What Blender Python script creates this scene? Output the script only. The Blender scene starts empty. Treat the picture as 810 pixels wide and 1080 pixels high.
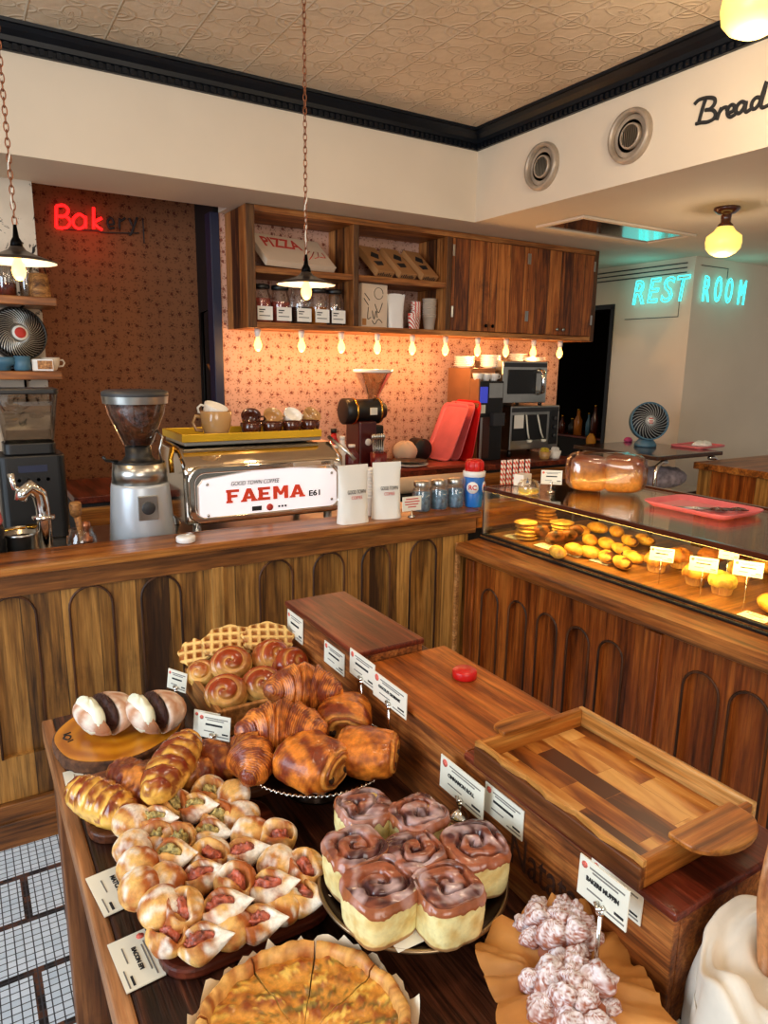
import bpy, bmesh, math, random
import numpy as np
from mathutils import Matrix, Vector
PI = math.pi
SC = bpy.context.scene
COL = SC.collection
random.seed(7)

# ------------------------------------------------------------------ camera
F_PX = 738.292
YAW, PITCH, ROLL, EYE = 1.02284461, 0.208154194, -0.0148573862, 1.55
def cam_axes():
    cy, sy = math.cos(YAW), math.sin(YAW)
    F = np.array([cy, sy, 0]); R = np.array([sy, -cy, 0]); D = np.array([0, 0, -1.])
    cp, sp = math.cos(PITCH), math.sin(PITCH)
    F2 = F*cp + D*sp; D2 = D*cp - F*sp
    cr, sr = math.cos(ROLL), math.sin(ROLL)
    return np.array([R*cr + D2*sr, D2*cr - R*sr, F2])
AX = cam_axes()
cam = bpy.data.cameras.new('camera'); cam_o = bpy.data.objects.new('camera', cam); COL.objects.link(cam_o)
cam.sensor_fit = 'VERTICAL'; cam.sensor_height = 24; cam.lens = F_PX/1080*24; cam.clip_start = .02
r, d, f = AX
cam_o.matrix_world = Matrix(((r[0], -d[0], -f[0], 0), (r[1], -d[1], -f[1], 0), (r[2], -d[2], -f[2], EYE), (0, 0, 0, 1)))
SC.camera = cam_o
def P(px, py, ax, val):
    """where the photograph's pixel meets the plane coordinate[ax] == val"""
    dr = AX.T @ np.array([px-405, py-540, F_PX]); o = (0, 0, EYE)
    t = (val-o[ax])/dr[ax]
    return Vector((dr[0]*t, dr[1]*t, EYE+dr[2]*t))

# ------------------------------------------------------------------ view, world, lights
vs = SC.view_settings
vs.view_transform = 'Standard'; vs.look = 'None'; vs.gamma = 1; vs.use_curve_mapping = False; vs.exposure = 0.0
SC.cycles.max_bounces = 7; SC.cycles.diffuse_bounces = 3; SC.cycles.glossy_bounces = 4
SC.cycles.transparent_max_bounces = 12; SC.cycles.use_denoising = True
SC.cycles.sample_clamp_indirect = 4
w = bpy.data.worlds.new('world'); SC.world = w; w.use_nodes = True
bg = w.node_tree.nodes['Background']; bg.inputs[0].default_value = (1.0, .92, .83, 1); bg.inputs[1].default_value = .30
def area(name, loc, target, size, energy, col, size_y=None):
    L = bpy.data.lights.new(name, 'AREA'); L.energy = energy; L.color = col; L.size = size
    if size_y: L.shape = 'RECTANGLE'; L.size_y = size_y
    o = bpy.data.objects.new(name, L); COL.objects.link(o); o.location = loc
    o.rotation_euler = (Vector(target)-Vector(loc)).to_track_quat('-Z', 'Y').to_euler(); return o
def point(name, loc, energy, col, rad=.03):
    L = bpy.data.lights.new(name, 'POINT'); L.energy = energy; L.color = col; L.shadow_soft_size = rad
    o = bpy.data.objects.new(name, L); COL.objects.link(o); o.location = loc; return o
area('shop_window_light', (-2.6, .9, 1.7), (.4, 1.3, .8), 2.2, 105, (.72, .86, 1.0), 1.8)
area('food_fill_light', (-.5, -3.0, 2.1), (.8, 1.2, .9), 2.2, 75, (1.0, .93, .84), 1.8)  # unseen soft fill, added to light the bread
for i, (x, y, e) in enumerate(((.55, .25, 13), (1.3, 1.2, 12), (-.5, 1.6, 7))):  # further ceiling lamps out of view, added for warm ambient light
    point('ceiling_lamp_light', (x, y, 2.62), e, (1.0, .82, .60), .11)

# ------------------------------------------------------------------ colour and materials
def lin(c):
    c = c/255.; return c/12.92 if c <= .04045 else ((c+.055)/1.055)**2.4
def C(*rgb): return (lin(rgb[0]), lin(rgb[1]), lin(rgb[2]), 1)
def newmat(name, rough=.5, metal=0, base=None, spec=.5, coat=0):
    m = bpy.data.materials.new(name); m.use_nodes = True; nt = m.node_tree; b = nt.nodes['Principled BSDF']
    b.inputs['Roughness'].default_value = rough; b.inputs['Metallic'].default_value = metal
    b.inputs['Specular IOR Level'].default_value = spec; b.inputs['Coat Weight'].default_value = coat
    b.inputs['Coat Roughness'].default_value = .12
    if base: b.inputs['Base Color'].default_value = base
    return m, nt, b
def nd(nt, typ, ins=None, **kw):
    n = nt.nodes.new(typ)
    for k, v in kw.items(): setattr(n, k, v)
    for k, v in (ins or {}).items():
        if hasattr(v, 'is_output'): nt.links.new(v, n.inputs[k])
        else: n.inputs[k].default_value = v
    return n
def mth(nt, op, a, b=0., c=0.):
    return nd(nt, 'ShaderNodeMath', {0: a, 1: b, 2: c}, operation=op).outputs[0]
def ramp(nt, fac, stops):
    n = nd(nt, 'ShaderNodeValToRGB', {0: fac}); e = n.color_ramp.elements
    while len(e) < len(stops): e.new(.5)
    for i, (p, c) in enumerate(stops): e[i].position = p; e[i].color = c
    return n.outputs[0]
def mixc(nt, fac, a, b, blend='MIX'):
    n = nd(nt, 'ShaderNodeMix', data_type='RGBA', blend_type=blend)
    for k, v in ((0, fac), (6, a), (7, b)):
        if hasattr(v, 'is_output'): nt.links.new(v, n.inputs[k])
        else: n.inputs[k].default_value = v
    return n.outputs[2]
def bump(nt, b, h, strength=.2, dist=.004):
    n = nd(nt, 'ShaderNodeBump', {'Height': h, 'Strength': strength, 'Distance': dist}); nt.links.new(n.outputs[0], b.inputs['Normal'])
def objco(nt, scale=(1, 1, 1)):
    tc = nd(nt, 'ShaderNodeTexCoord'); mp = nd(nt, 'ShaderNodeMapping', {0: tc.outputs['Object'], 'Scale': scale}); return mp.outputs[0]
def plain(name, rgb, rough=.5, metal=0, var=.12, scale=8, spec=.5, coat=0, bmp=0):
    m, nt, b = newmat(name, rough, metal, None, spec, coat)
    n = nd(nt, 'ShaderNodeTexNoise', {'Vector': objco(nt), 'Scale': scale, 'Detail': 4.})
    c = C(*rgb); lo = tuple(x*(1-var) for x in c[:3])+(1,); hi = tuple(min(1, x*(1+var)) for x in c[:3])+(1,)
    nt.links.new(ramp(nt, n.outputs[0], [(.3, lo), (.7, hi)]), b.inputs['Base Color'])
    if bmp: bump(nt, b, n.outputs[0], bmp)
    return m
def emit(name, rgb, strength):
    m, nt, b = newmat(name, .4, 0, C(*rgb)); b.inputs['Emission Color'].default_value = C(*rgb); b.inputs['Emission Strength'].default_value = strength
    return m
def wood(name, dark, mid, light, grain='X', plank=None, cross='Y', rough=.42, sc=1., bmp=.25, vary=.35, spec=.4, joint=.03, wear=0, fine=.45):
    m, nt, b = newmat(name, rough, 0, None, spec)
    g = 'XYZ'.index(grain); s = [13*sc]*3; s[g] = 1.1*sc
    tc = nd(nt, 'ShaderNodeTexCoord').outputs['Object']
    vec = nd(nt, 'ShaderNodeMapping', {0: tc, 'Scale': s}).outputs[0]
    wn = None; gap = None
    if plank:
        sep = nd(nt, 'ShaderNodeSeparateXYZ', {0: tc})
        q = mth(nt, 'DIVIDE', sep.outputs['XYZ'.index(cross)], plank)
        wn = nd(nt, 'ShaderNodeTexWhiteNoise', {'W': mth(nt, 'FLOOR', q)}, noise_dimensions='1D').outputs['Value']
        fr = mth(nt, 'FRACT', q); gap = mth(nt, 'LESS_THAN', mth(nt, 'MINIMUM', fr, mth(nt, 'SUBTRACT', 1., fr)), joint)
        off = nd(nt, 'ShaderNodeCombineXYZ', {0: mth(nt, 'MULTIPLY', wn, 37.), 1: mth(nt, 'MULTIPLY', wn, 11.), 2: mth(nt, 'MULTIPLY', wn, 23.)}).outputs[0]
        vec = nd(nt, 'ShaderNodeVectorMath', {0: vec, 1: off}, operation='ADD').outputs[0]
    n1 = nd(nt, 'ShaderNodeTexNoise', {'Vector': vec, 'Scale': 1., 'Detail': 7., 'Roughness': .62, 'Distortion': .6}).outputs[0]
    n2 = nd(nt, 'ShaderNodeTexNoise', {'Vector': vec, 'Scale': 5.5, 'Detail': 3.}).outputs[0]
    fac = mth(nt, 'ADD', mth(nt, 'MULTIPLY', n1, .8), mth(nt, 'MULTIPLY', n2, .3))
    fac = mth(nt, 'SUBTRACT', fac, .05)
    if wn is not None: fac = mth(nt, 'ADD', fac, mth(nt, 'MULTIPLY', mth(nt, 'SUBTRACT', wn, .5), vary))
    s3 = [75*sc]*3; s3[g] = 2.6*sc
    vf = nd(nt, 'ShaderNodeMapping', {0: tc, 'Scale': s3}).outputs[0]
    n3 = nd(nt, 'ShaderNodeTexNoise', {'Vector': vf, 'Scale': 1., 'Detail': 4., 'Roughness': .7, 'Distortion': .3}).outputs[0]
    col = ramp(nt, fac, [(.34, C(*dark)), (.50, C(*mid)), (.66, C(*light))])
    col = mixc(nt, 1., col, ramp(nt, n3, [(.36, (1-fine, 1-fine, 1-fine, 1)), (.58, (1+fine*.35,)*3+(1,))]), 'MULTIPLY')
    if wear:
        sc_ = nd(nt, 'ShaderNodeTexNoise', {'Vector': tc, 'Scale': 5., 'Detail': 8., 'Roughness': .7}).outputs[0]
        col = mixc(nt, ramp(nt, sc_, [(.56, (0, 0, 0, 1)), (.72, (wear, wear, wear, 1))]), col, C(30, 14, 6))
    if gap is not None: col = mixc(nt, mth(nt, 'MULTIPLY', gap, .75), col, C(22, 11, 5))
    nt.links.new(col, b.inputs['Base Color'])
    n2 = mth(nt, 'ADD', mth(nt, 'MULTIPLY', n2, .5), mth(nt, 'MULTIPLY', n3, .7)); h = n2 if gap is None else mth(nt, 'SUBTRACT', n2, mth(nt, 'MULTIPLY', gap, 1.5))
    bump(nt, b, h, bmp, .003)
    return m
def crust(name, rough=.45, bmp=.3, scale=60, coat=0., var=.25, spec=.4):
    """baked dough: its colour comes from per-vertex colours, mostly the browning of the bake"""
    m, nt, b = newmat(name, rough, 0, None, spec, coat)
    a = nd(nt, 'ShaderNodeVertexColor', layer_name='Col').outputs[0]
    n = nd(nt, 'ShaderNodeTexNoise', {'Vector': objco(nt), 'Scale': scale, 'Detail': 5., 'Roughness': .65}).outputs[0]
    v = ramp(nt, n, [(.3, (1-var,)*3+(1,)), (.7, (1+var,)*3+(1,))])
    nt.links.new(mixc(nt, 1., a, v, 'MULTIPLY'), b.inputs['Base Color'])
    bump(nt, b, n, bmp, .003)
    return m
def glass(name, tint=(255, 255, 255), refl=.08, rough=.02):
    m = bpy.data.materials.new(name); m.use_nodes = True; nt = m.node_tree; nt.nodes.clear()
    o = nd(nt, 'ShaderNodeOutputMaterial'); t = nd(nt, 'ShaderNodeBsdfTransparent', {0: C(*tint)}); g = nd(nt, 'ShaderNodeBsdfGlossy', {0: (1, 1, 1, 1), 'Roughness': rough})
    lw = nd(nt, 'ShaderNodeLayerWeight', {'Blend': .25})
    fac = mth(nt, 'ADD', mth(nt, 'MULTIPLY', lw.outputs['Fresnel'], .55), refl)
    mx = nd(nt, 'ShaderNodeMixShader', {0: fac, 1: t.outputs[0], 2: g.outputs[0]}); nt.links.new(mx.outputs[0], o.inputs[0])
    return m

# ------------------------------------------------------------------ mesh builder
class MB:
    def __init__(s): s.v = []; s.f = []; s.s = []; s.c = []
    def add(s, verts, faces, smooth=False, cols=None):
        o = len(s.v); s.v += [tuple(map(float, p)) for p in verts]
        s.f += [tuple(i+o for i in q) for q in faces]; s.s += [smooth]*len(faces)
        s.c += list(cols) if cols is not None else [(1, 1, 1)]*len(verts)
        return s
    def box(s, x0, x1, y0, y1, z0, z1):
        v = [(x, y, z) for x in (x0, x1) for y in (y0, y1) for z in (z0, z1)]
        return s.add(v, [(0, 1, 3, 2), (4, 6, 7, 5), (0, 4, 5, 1), (2, 3, 7, 6), (0, 2, 6, 4), (1, 5, 7, 3)])
    def lathe(s, prof, seg=24, c=(0, 0, 0), axis='Z', smooth=True, cap=True):
        if prof[0] == prof[-1]: cap = False
        vs_, fs = [], []
        for (rr, z) in prof:
            for k in range(seg):
                a = 2*PI*k/seg; p = (rr*math.cos(a), rr*math.sin(a), z)
                if axis == 'X': p = (p[2], p[0], p[1])
                elif axis == 'Y': p = (p[1], p[2], p[0])
                vs_.append((p[0]+c[0], p[1]+c[1], p[2]+c[2]))
        n = len(prof)
        for i in range(n-1):
            for k in range(seg):
                fs.append((i*seg+k, i*seg+(k+1) % seg, (i+1)*seg+(k+1) % seg, (i+1)*seg+k))
        if cap and prof[0][0] > 1e-6: fs.append(tuple(range(seg))[::-1])
        if cap and prof[-1][0] > 1e-6: fs.append(tuple((n-1)*seg+k for k in range(seg)))
        return s.add(vs_, fs, smooth)
    def cyl(s, p0, p1, r0, r1=None, seg=16): return s.tube([p0, p1], [r0, r0 if r1 is None else r1], seg)
    def tube(s, pts, rad, seg=8, closed=False, sy=1.):
        pts = [Vector(p) for p in pts]; n = len(pts); rad = rad if hasattr(rad, '__len__') else [rad]*n
        vs_, fs = [], []; up = None
        for i in range(n):
            a = pts[(i-1) % n] if (closed or i > 0) else pts[i]; b = pts[(i+1) % n] if (closed or i < n-1) else pts[i]
            t = (b-a).normalized() if (b-a).length > 1e-9 else Vector((0, 0, 1))
            if up is None: up = Vector((0, 0, 1)) if abs(t.z) < .95 else Vector((1, 0, 0))
            u = t.cross(up)
            if u.length < 1e-6: u = t.orthogonal()
            u.normalize(); w_ = u.cross(t).normalized(); up = w_
            for k in range(seg):
                an = 2*PI*k/seg; vs_.append(pts[i]+(u*math.cos(an)+w_*math.sin(an)*sy)*rad[i])
        for i in range(n if closed else n-1):
            j = (i+1) % n
            for k in range(seg): fs.append((i*seg+k, i*seg+(k+1) % seg, j*seg+(k+1) % seg, j*seg+k))
        if not closed: fs.append(tuple(range(seg))[::-1]); fs.append(tuple((n-1)*seg+k for k in range(seg)))
        return s.add(vs_, fs, True)
    def prism(s, poly, d0, d1, axis='Y', smooth=False):
        """2-D outline pushed along an axis; outline coordinates are the other two axes in order"""
        def mk(p, d):
            return {'X': (d, p[0], p[1]), 'Y': (p[0], d, p[1]), 'Z': (p[0], p[1], d)}[axis]
        n = len(poly); v = [mk(p, d0) for p in poly]+[mk(p, d1) for p in poly]
        fs = [(i, (i+1) % n, n+(i+1) % n, n+i) for i in range(n)]
        s.add(v, fs, smooth); o = len(s.v)-2*n
        s.f += [tuple(o+i for i in range(n))[::-1], tuple(o+n+i for i in range(n))]; s.s += [False, False]
        return s
    def surf(s, nu, nv, fn, wrap=True, pole0=True, pole1=True):
        """fn(u, v) -> (x, y, z, colour or None); u in 0..1, v in 0..2pi"""
        rows = []; vs_, cs, fs = [], [], []
        for i in range(nu+1):
            u = i/nu; row = []
            single = (i == 0 and pole0) or (i == nu and pole1)
            m_ = 1 if single else (nv if wrap else nv+1)
            for k in range(m_):
                q = fn(u, 2*PI*k/nv); row.append(len(vs_)); vs_.append(q[:3]); cs.append(q[3] if len(q) > 3 else (1, 1, 1))
            rows.append(row)
        for i in range(nu):
            a, b = rows[i], rows[i+1]
            for k in range(nv):
                k2 = (k+1) % nv if wrap else k+1
                if len(a) == 1 and len(b) > 1: fs.append((a[0], b[k], b[k2]))
                elif len(b) == 1 and len(a) > 1: fs.append((a[k], b[0], a[k2]))
                elif len(a) > 1: fs.append((a[k], b[k], b[k2], a[k2]))
        return s.add(vs_, fs, True, cs)
    def xform(s, M, i0=0):
        s.v = s.v[:i0]+[tuple(M @ Vector(p)) for p in s.v[i0:]]; return s
    def mesh(s, name, mat):
        me = bpy.data.meshes.new(name); me.from_pydata(s.v, [], s.f)
        me.polygons.foreach_set('use_smooth', s.s)
        ca = me.color_attributes.new('Col', 'FLOAT_COLOR', 'POINT')
        ca.data.foreach_set('color', np.array([(c[0], c[1], c[2], 1) for c in s.c], dtype=np.float32).ravel())
        me.materials.append(mat)
        bm = bmesh.new(); bm.from_mesh(me); bmesh.ops.recalc_face_normals(bm, faces=bm.faces); bm.to_mesh(me); bm.free()
        return me
    def build(s, name, mat, parent=None, bevel=0, seg=2, kind=None):
        o = bpy.data.objects.new(name, s.mesh(name, mat)); COL.objects.link(o)
        if parent: o.parent = parent
        if bevel:
            md = o.modifiers.new('bevel', 'BEVEL'); md.width = bevel; md.segments = seg; md.limit_method = 'ANGLE'; md.angle_limit = .6
        if kind: o['kind'] = kind
        return o
def thing(name, label, cat, loc=(0, 0, 0), rz=0., group=None, rot=None):
    o = bpy.data.objects.new(name, None); COL.objects.link(o); o.empty_display_size = .05
    o.location = loc
    o.rotation_euler = rot.to_euler() if rot is not None else (0, 0, rz)
    o['label'] = label; o['category'] = cat
    if group: o['group'] = group
    return o
def tag(o, label, cat, group=None, loc=None, rz=None):
    o['label'] = label; o['category'] = cat
    if group: o['group'] = group
    if loc is not None: o.location = loc
    if rz is not None: o.rotation_euler = (0, 0, rz)
    return o
def dup(root, loc=None, rz=None, label=None, group=None, scale=None):
    rr = root.copy(); COL.objects.link(rr)
    if loc is not None: rr.location = loc
    if rz is not None: rr.rotation_euler = (0, 0, rz)
    if scale is not None: rr.scale = (scale,)*3 if not hasattr(scale, '__len__') else scale
    if label: rr['label'] = label
    if group: rr['group'] = group
    for ch in list(root.children):
        c = ch.copy(); COL.objects.link(c); c.parent = rr
        for g in list(ch.children):
            d_ = g.copy(); COL.objects.link(d_); d_.parent = c
    return rr
def frame(rt, up):
    rt = Vector(rt).normalized(); up = Vector(up); up = (up-rt*up.dot(rt)).normalized(); y = up.cross(rt)
    return Matrix((rt, y, up)).transposed()
def text(name, s, size, mat, parent, org, rt=(1, 0, 0), up=(0, 0, 1), extrude=.0006, weight=0., width=None, shear=0., outline=0., align='CENTER', res=3, spacing=1.):
    cu = bpy.data.curves.new(name, 'FONT'); cu.body = s; cu.size = size; cu.align_x = align; cu.align_y = 'CENTER'; cu.shear = shear
    cu.resolution_u = res; cu.space_character = spacing
    if outline: cu.fill_mode = 'NONE'; cu.bevel_depth = outline; cu.bevel_resolution = 2
    else: cu.extrude = extrude; cu.offset = weight
    t = bpy.data.objects.new(name, cu); COL.objects.link(t)
    bpy.context.view_layer.update()
    me = bpy.data.meshes.new_from_object(t.evaluated_get(bpy.context.evaluated_depsgraph_get()))
    bpy.data.objects.remove(t); bpy.data.curves.remove(cu)
    if width:
        xs = [v.co.x for v in me.vertices]; k = width/max(1e-6, max(xs)-min(xs)); me.transform(Matrix.Diagonal((k, 1, 1, 1)))
    R3 = Matrix((Vector(rt).normalized(), Vector(up).normalized(), Vector(rt).cross(Vector(up)).normalized())).transposed().to_4x4()
    R3.translation = Vector(org); me.transform(R3)
    me.materials.clear(); me.materials.append(mat); me.name = name
    o = bpy.data.objects.new(name, me); COL.objects.link(o)
    if parent: o.parent = parent
    return o
_k = np.random.RandomState(3).normal(size=(40, 3)); _ph = np.random.RandomState(4).uniform(0, 6.28, 40)
def nz(x, y, z, sc=1., seed=0, oct_=3):
    v = 0; a = 1.; t = 0
    for o in range(oct_):
        for j in range(4):
            k = _k[(seed*7+o*4+j) % 40]; v += a*math.sin((k[0]*x+k[1]*y+k[2]*z)*sc*(2**o)*1.7+_ph[(seed*3+o*4+j) % 40])
        t += a*2; a *= .55
    return v/t
def mx(a, b, t):
    t = max(0., min(1., t)); return tuple(a[i]*(1-t)+b[i]*t for i in range(3))
def c3(*rgb): return C(*rgb)[:3]
def rrect(x0, x1, y0, y1, rad, n=6):
    out = []
    for (cx, cy, a0) in ((x1-rad, y0+rad, -PI/2), (x1-rad, y1-rad, 0), (x0+rad, y1-rad, PI/2), (x0+rad, y0+rad, PI)):
        for i in range(n+1): a = a0+PI/2*i/n; out.append((cx+rad*math.cos(a), cy+rad*math.sin(a)))
    return out
ORD = ['first', 'second', 'third', 'fourth', 'fifth', 'sixth', 'seventh', 'eighth', 'ninth', 'tenth', 'eleventh', 'twelfth']
# ------------------------------------------------------------------ shared materials
M = {}
M['plaster'] = plain('cream_paint', (226, 208, 184), .8, var=.04, scale=2)
M['underside'] = plain('soffit_paint', (196, 180, 172), .8, var=.04, scale=2)
M['crown'] = plain('blue_black_gloss_paint', (11, 16, 23), .38, var=.2, spec=.3)
M['navy'] = plain('navy_paint', (24, 32, 60), .5)
M['oak'] = wood('honey_oak', (66, 38, 12), (142, 94, 38), (182, 130, 64), 'Z', .115, 'X', .5, 1.1, joint=.012, vary=.22, wear=.35)
M['oak_h'] = wood('oak_rail', (60, 32, 12), (128, 76, 32), (164, 108, 54), 'X', None, 'Z', .4, wear=.4)
M['groove'] = wood('shadow_line_moulding', (34, 16, 6), (70, 38, 16), (104, 60, 28), 'Z', None, 'X', .5)  # darkened wood: recess shadow lines are put into the moulding colour
M['ledge'] = wood('ledge_oak', (74, 38, 14), (150, 86, 34), (186, 124, 58), 'X', None, 'Z', .3, wear=.25)
M['red_oak'] = wood('red_oak', (60, 22, 6), (138, 66, 20), (180, 100, 38), 'Z', None, 'Y', .33, 1.1, wear=.35)
M['red_oak_h'] = wood('red_oak_rail', (70, 32, 12), (140, 78, 32), (176, 110, 52), 'Y', None, 'Z', .35, wear=.15)
M['cup_h'] = wood('reclaimed_pine_rail', (76, 38, 14), (156, 92, 40), (204, 140, 76), 'X', None, 'Z', .5, wear=.4)
M['cup_v'] = wood('reclaimed_pine_planks', (74, 32, 12), (152, 80, 30), (194, 118, 54), 'Z', .118, 'X', .5, 1.2, joint=.022, vary=.22, wear=.75, fine=.4)
M['cup_d'] = wood('reclaimed_pine_side', (66, 34, 14), (150, 88, 38), (198, 134, 74), 'Z', .12, 'Y', .55, 1.2, joint=.02, wear=.4)
M['table'] = wood('dark_rough_planks', (18, 8, 5), (50, 23, 14), (92, 50, 32), 'Y', .15, 'X', .36, 2., bmp=.8, joint=.02, vary=.3, wear=.5, fine=.75)
M['table_edge'] = wood('worn_table_edge', (90, 52, 26), (158, 104, 62), (196, 144, 96), 'Y', None, 'X', .5, wear=.3)
M['table_leg'] = wood('table_leg_wood', (50, 24, 10), (108, 62, 30), (150, 96, 54), 'Z', None, 'X', .5, wear=.4)
M['crate_red'] = wood('dark_red_crate', (44, 14, 8), (98, 36, 20), (140, 64, 38), 'Y', None, 'X', .32, 1.5, wear=.5)
M['crate_or'] = wood('orange_crate', (84, 34, 10), (164, 84, 28), (202, 118, 48), 'Y', None, 'X', .4, 1.4, wear=.35)
M['crate_face'] = wood('worn_crate_face', (60, 26, 10), (152, 84, 36), (204, 132, 66), 'Y', None, 'Z', .5, 2.2, wear=.6)
M['tray_rim'] = wood('acacia_pale_rim', (120, 64, 20), (190, 128, 60), (228, 180, 112), 'Y', None, 'Z', .35, 1.2)
M['tray_warm'] = wood('acacia_warm_rim', (96, 46, 14), (168, 98, 36), (206, 146, 70), 'X', None, 'Z', .35, 1.4)
M['tray_dark'] = wood('acacia_dark_rim', (54, 26, 12), (112, 62, 28), (196, 140, 80), 'Y', None, 'Z', .35, 1.1)
M['board'] = wood('walnut_board', (48, 22, 12), (98, 52, 28), (136, 80, 46), 'X', None, 'Y', .4, 1.3)
M['board_red'] = wood('red_brown_board', (40, 14, 8), (88, 34, 20), (124, 58, 36), 'X', None, 'Y', .35, 1.3)
M['pale_wood'] = wood('pale_crate_wood', (112, 66, 28), (178, 118, 62), (212, 160, 100), 'Y', None, 'Z', .5, 1.2)
M['black'] = plain('black_plastic', (16, 16, 17), .4, var=.2)
M['black_metal'] = plain('black_metal', (18, 17, 17), .35, 1, var=.2)
M['darkgrey'] = plain('dark_grey', (46, 46, 48), .5)
M['chrome'] = plain('chrome', (225, 222, 215), .1, 1, var=.03)
M['steel'] = plain('brushed_steel', (190, 188, 182), .28, 1, var=.06, scale=20)
M['brass'] = plain('brass', (214, 160, 60), .22, 1, var=.06)
M['white'] = plain('white_gloss', (238, 234, 228), .25, var=.03)
M['paper'] = plain('white_paper', (240, 236, 226), .8, var=.03)
M['card'] = plain('cream_card', (236, 232, 214), .45, var=.03, coat=.3)
M['ink'] = plain('black_ink', (34, 32, 32), .8, var=.05)
M['grey_ink'] = plain('grey_ink', (120, 116, 110), .8, var=.05)
M['red_ink'] = plain('red_ink', (200, 60, 48), .8, var=.05)
M['red'] = plain('red_plastic', (205, 24, 22), .3)
M['pink'] = plain('pink_plastic', (226, 110, 112), .35)
M['blue'] = plain('blue_print', (28, 104, 186), .35)
M['slate'] = plain('slate_blue_plastic', (72, 112, 134), .45)
M['kraft'] = plain('kraft_paper', (184, 124, 66), .8, var=.12, scale=12)
M['parchment'] = plain('brown_parchment', (192, 130, 64), .5, var=.2, scale=12, bmp=.4)
M['white_parch'] = plain('white_parchment', (236, 222, 196), .6, var=.08, scale=16, bmp=.2)
M['linen'] = plain('natural_linen', (222, 212, 196), .9, var=.05, scale=30, bmp=.15)
M['tan_cup'] = plain('tan_stoneware', (186, 142, 88), .18, var=.08, coat=.5)
M['brown_cup'] = plain('brown_stoneware', (78, 34, 18), .15, var=.15, coat=.5)
M['brown_tape'] = plain('brown_laminate', (142, 92, 56), .5)
M['glass'] = glass('clear_glass'); M['glass_case'] = glass('case_glass', (252, 250, 240), .05)
M['smoke'] = glass('smoky_glass', (200, 190, 180), .1)
M['wrap'] = glass('plastic_wrap', (255, 252, 250), .10, .12)
M['bulb'] = emit('warm_bulb_glass', (255, 186, 92), 5.)
M['filament'] = emit('filament', (255, 230, 170), 60.)
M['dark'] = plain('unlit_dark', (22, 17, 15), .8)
M['wicker'] = wood('wicker', (70, 40, 18), (150, 100, 50), (190, 140, 80), 'X', None, 'Z', .6, 3)

def wallpaper(name='floral_wallpaper', ground=(208, 164, 144), dk=1.):
    m, nt, b = newmat(name, .8, 0, None, .2)
    tc = nd(nt, 'ShaderNodeTexCoord').outputs['Object']
    sp = nd(nt, 'ShaderNodeSeparateXYZ', {0: tc}); v2 = nd(nt, 'ShaderNodeCombineXYZ', {0: sp.outputs[0], 1: sp.outputs[2]}).outputs[0]
    wob = nd(nt, 'ShaderNodeTexNoise', {'Vector': v2, 'Scale': 55., 'Detail': 2.}).outputs[1]
    v3 = nd(nt, 'ShaderNodeMix', {0: .018, 4: v2, 5: wob}, data_type='VECTOR').outputs[1]
    vo = nd(nt, 'ShaderNodeTexVoronoi', {'Vector': v3, 'Scale': 15., 'Randomness': .5}, voronoi_dimensions='2D')
    blob = mth(nt, 'LESS_THAN', vo.outputs['Distance'], .125)
    ring = mth(nt, 'LESS_THAN', vo.outputs['Distance'], .34)
    spk = nd(nt, 'ShaderNodeTexNoise', {'Vector': v2, 'Scale': 130., 'Detail': 1.}).outputs[0]
    leaf = mth(nt, 'MULTIPLY', ring, mth(nt, 'GREATER_THAN', spk, .58))
    vo2 = nd(nt, 'ShaderNodeTexVoronoi', {'Vector': v3, 'Scale': 36., 'Randomness': .7}, voronoi_dimensions='2D')
    spr = mth(nt, 'LESS_THAN', vo2.outputs['Distance'], .17)
    base = C(*ground); C_ = lambda *q: tuple(x*dk for x in C(*q)[:3])+(1,)
    c1 = mixc(nt, mth(nt, 'MULTIPLY', spr, .6), base, C_(150, 100, 70))
    c2 = mixc(nt, mth(nt, 'MULTIPLY', leaf, .8), c1, C_(104, 66, 46))
    c4 = mixc(nt, mth(nt, 'MULTIPLY', blob, .85), c2, mixc(nt, vo.outputs['Color'], C_(134, 62, 48), C_(104, 50, 40)))
    nt.links.new(c4, b.inputs['Base Color']); return m
M['wallpaper'] = wallpaper(); M['wallpaper_shaded'] = wallpaper('shaded_floral_wallpaper', (142, 94, 64), .42)  # second copy is darkened: the alcove's shade is put into its colour
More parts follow.
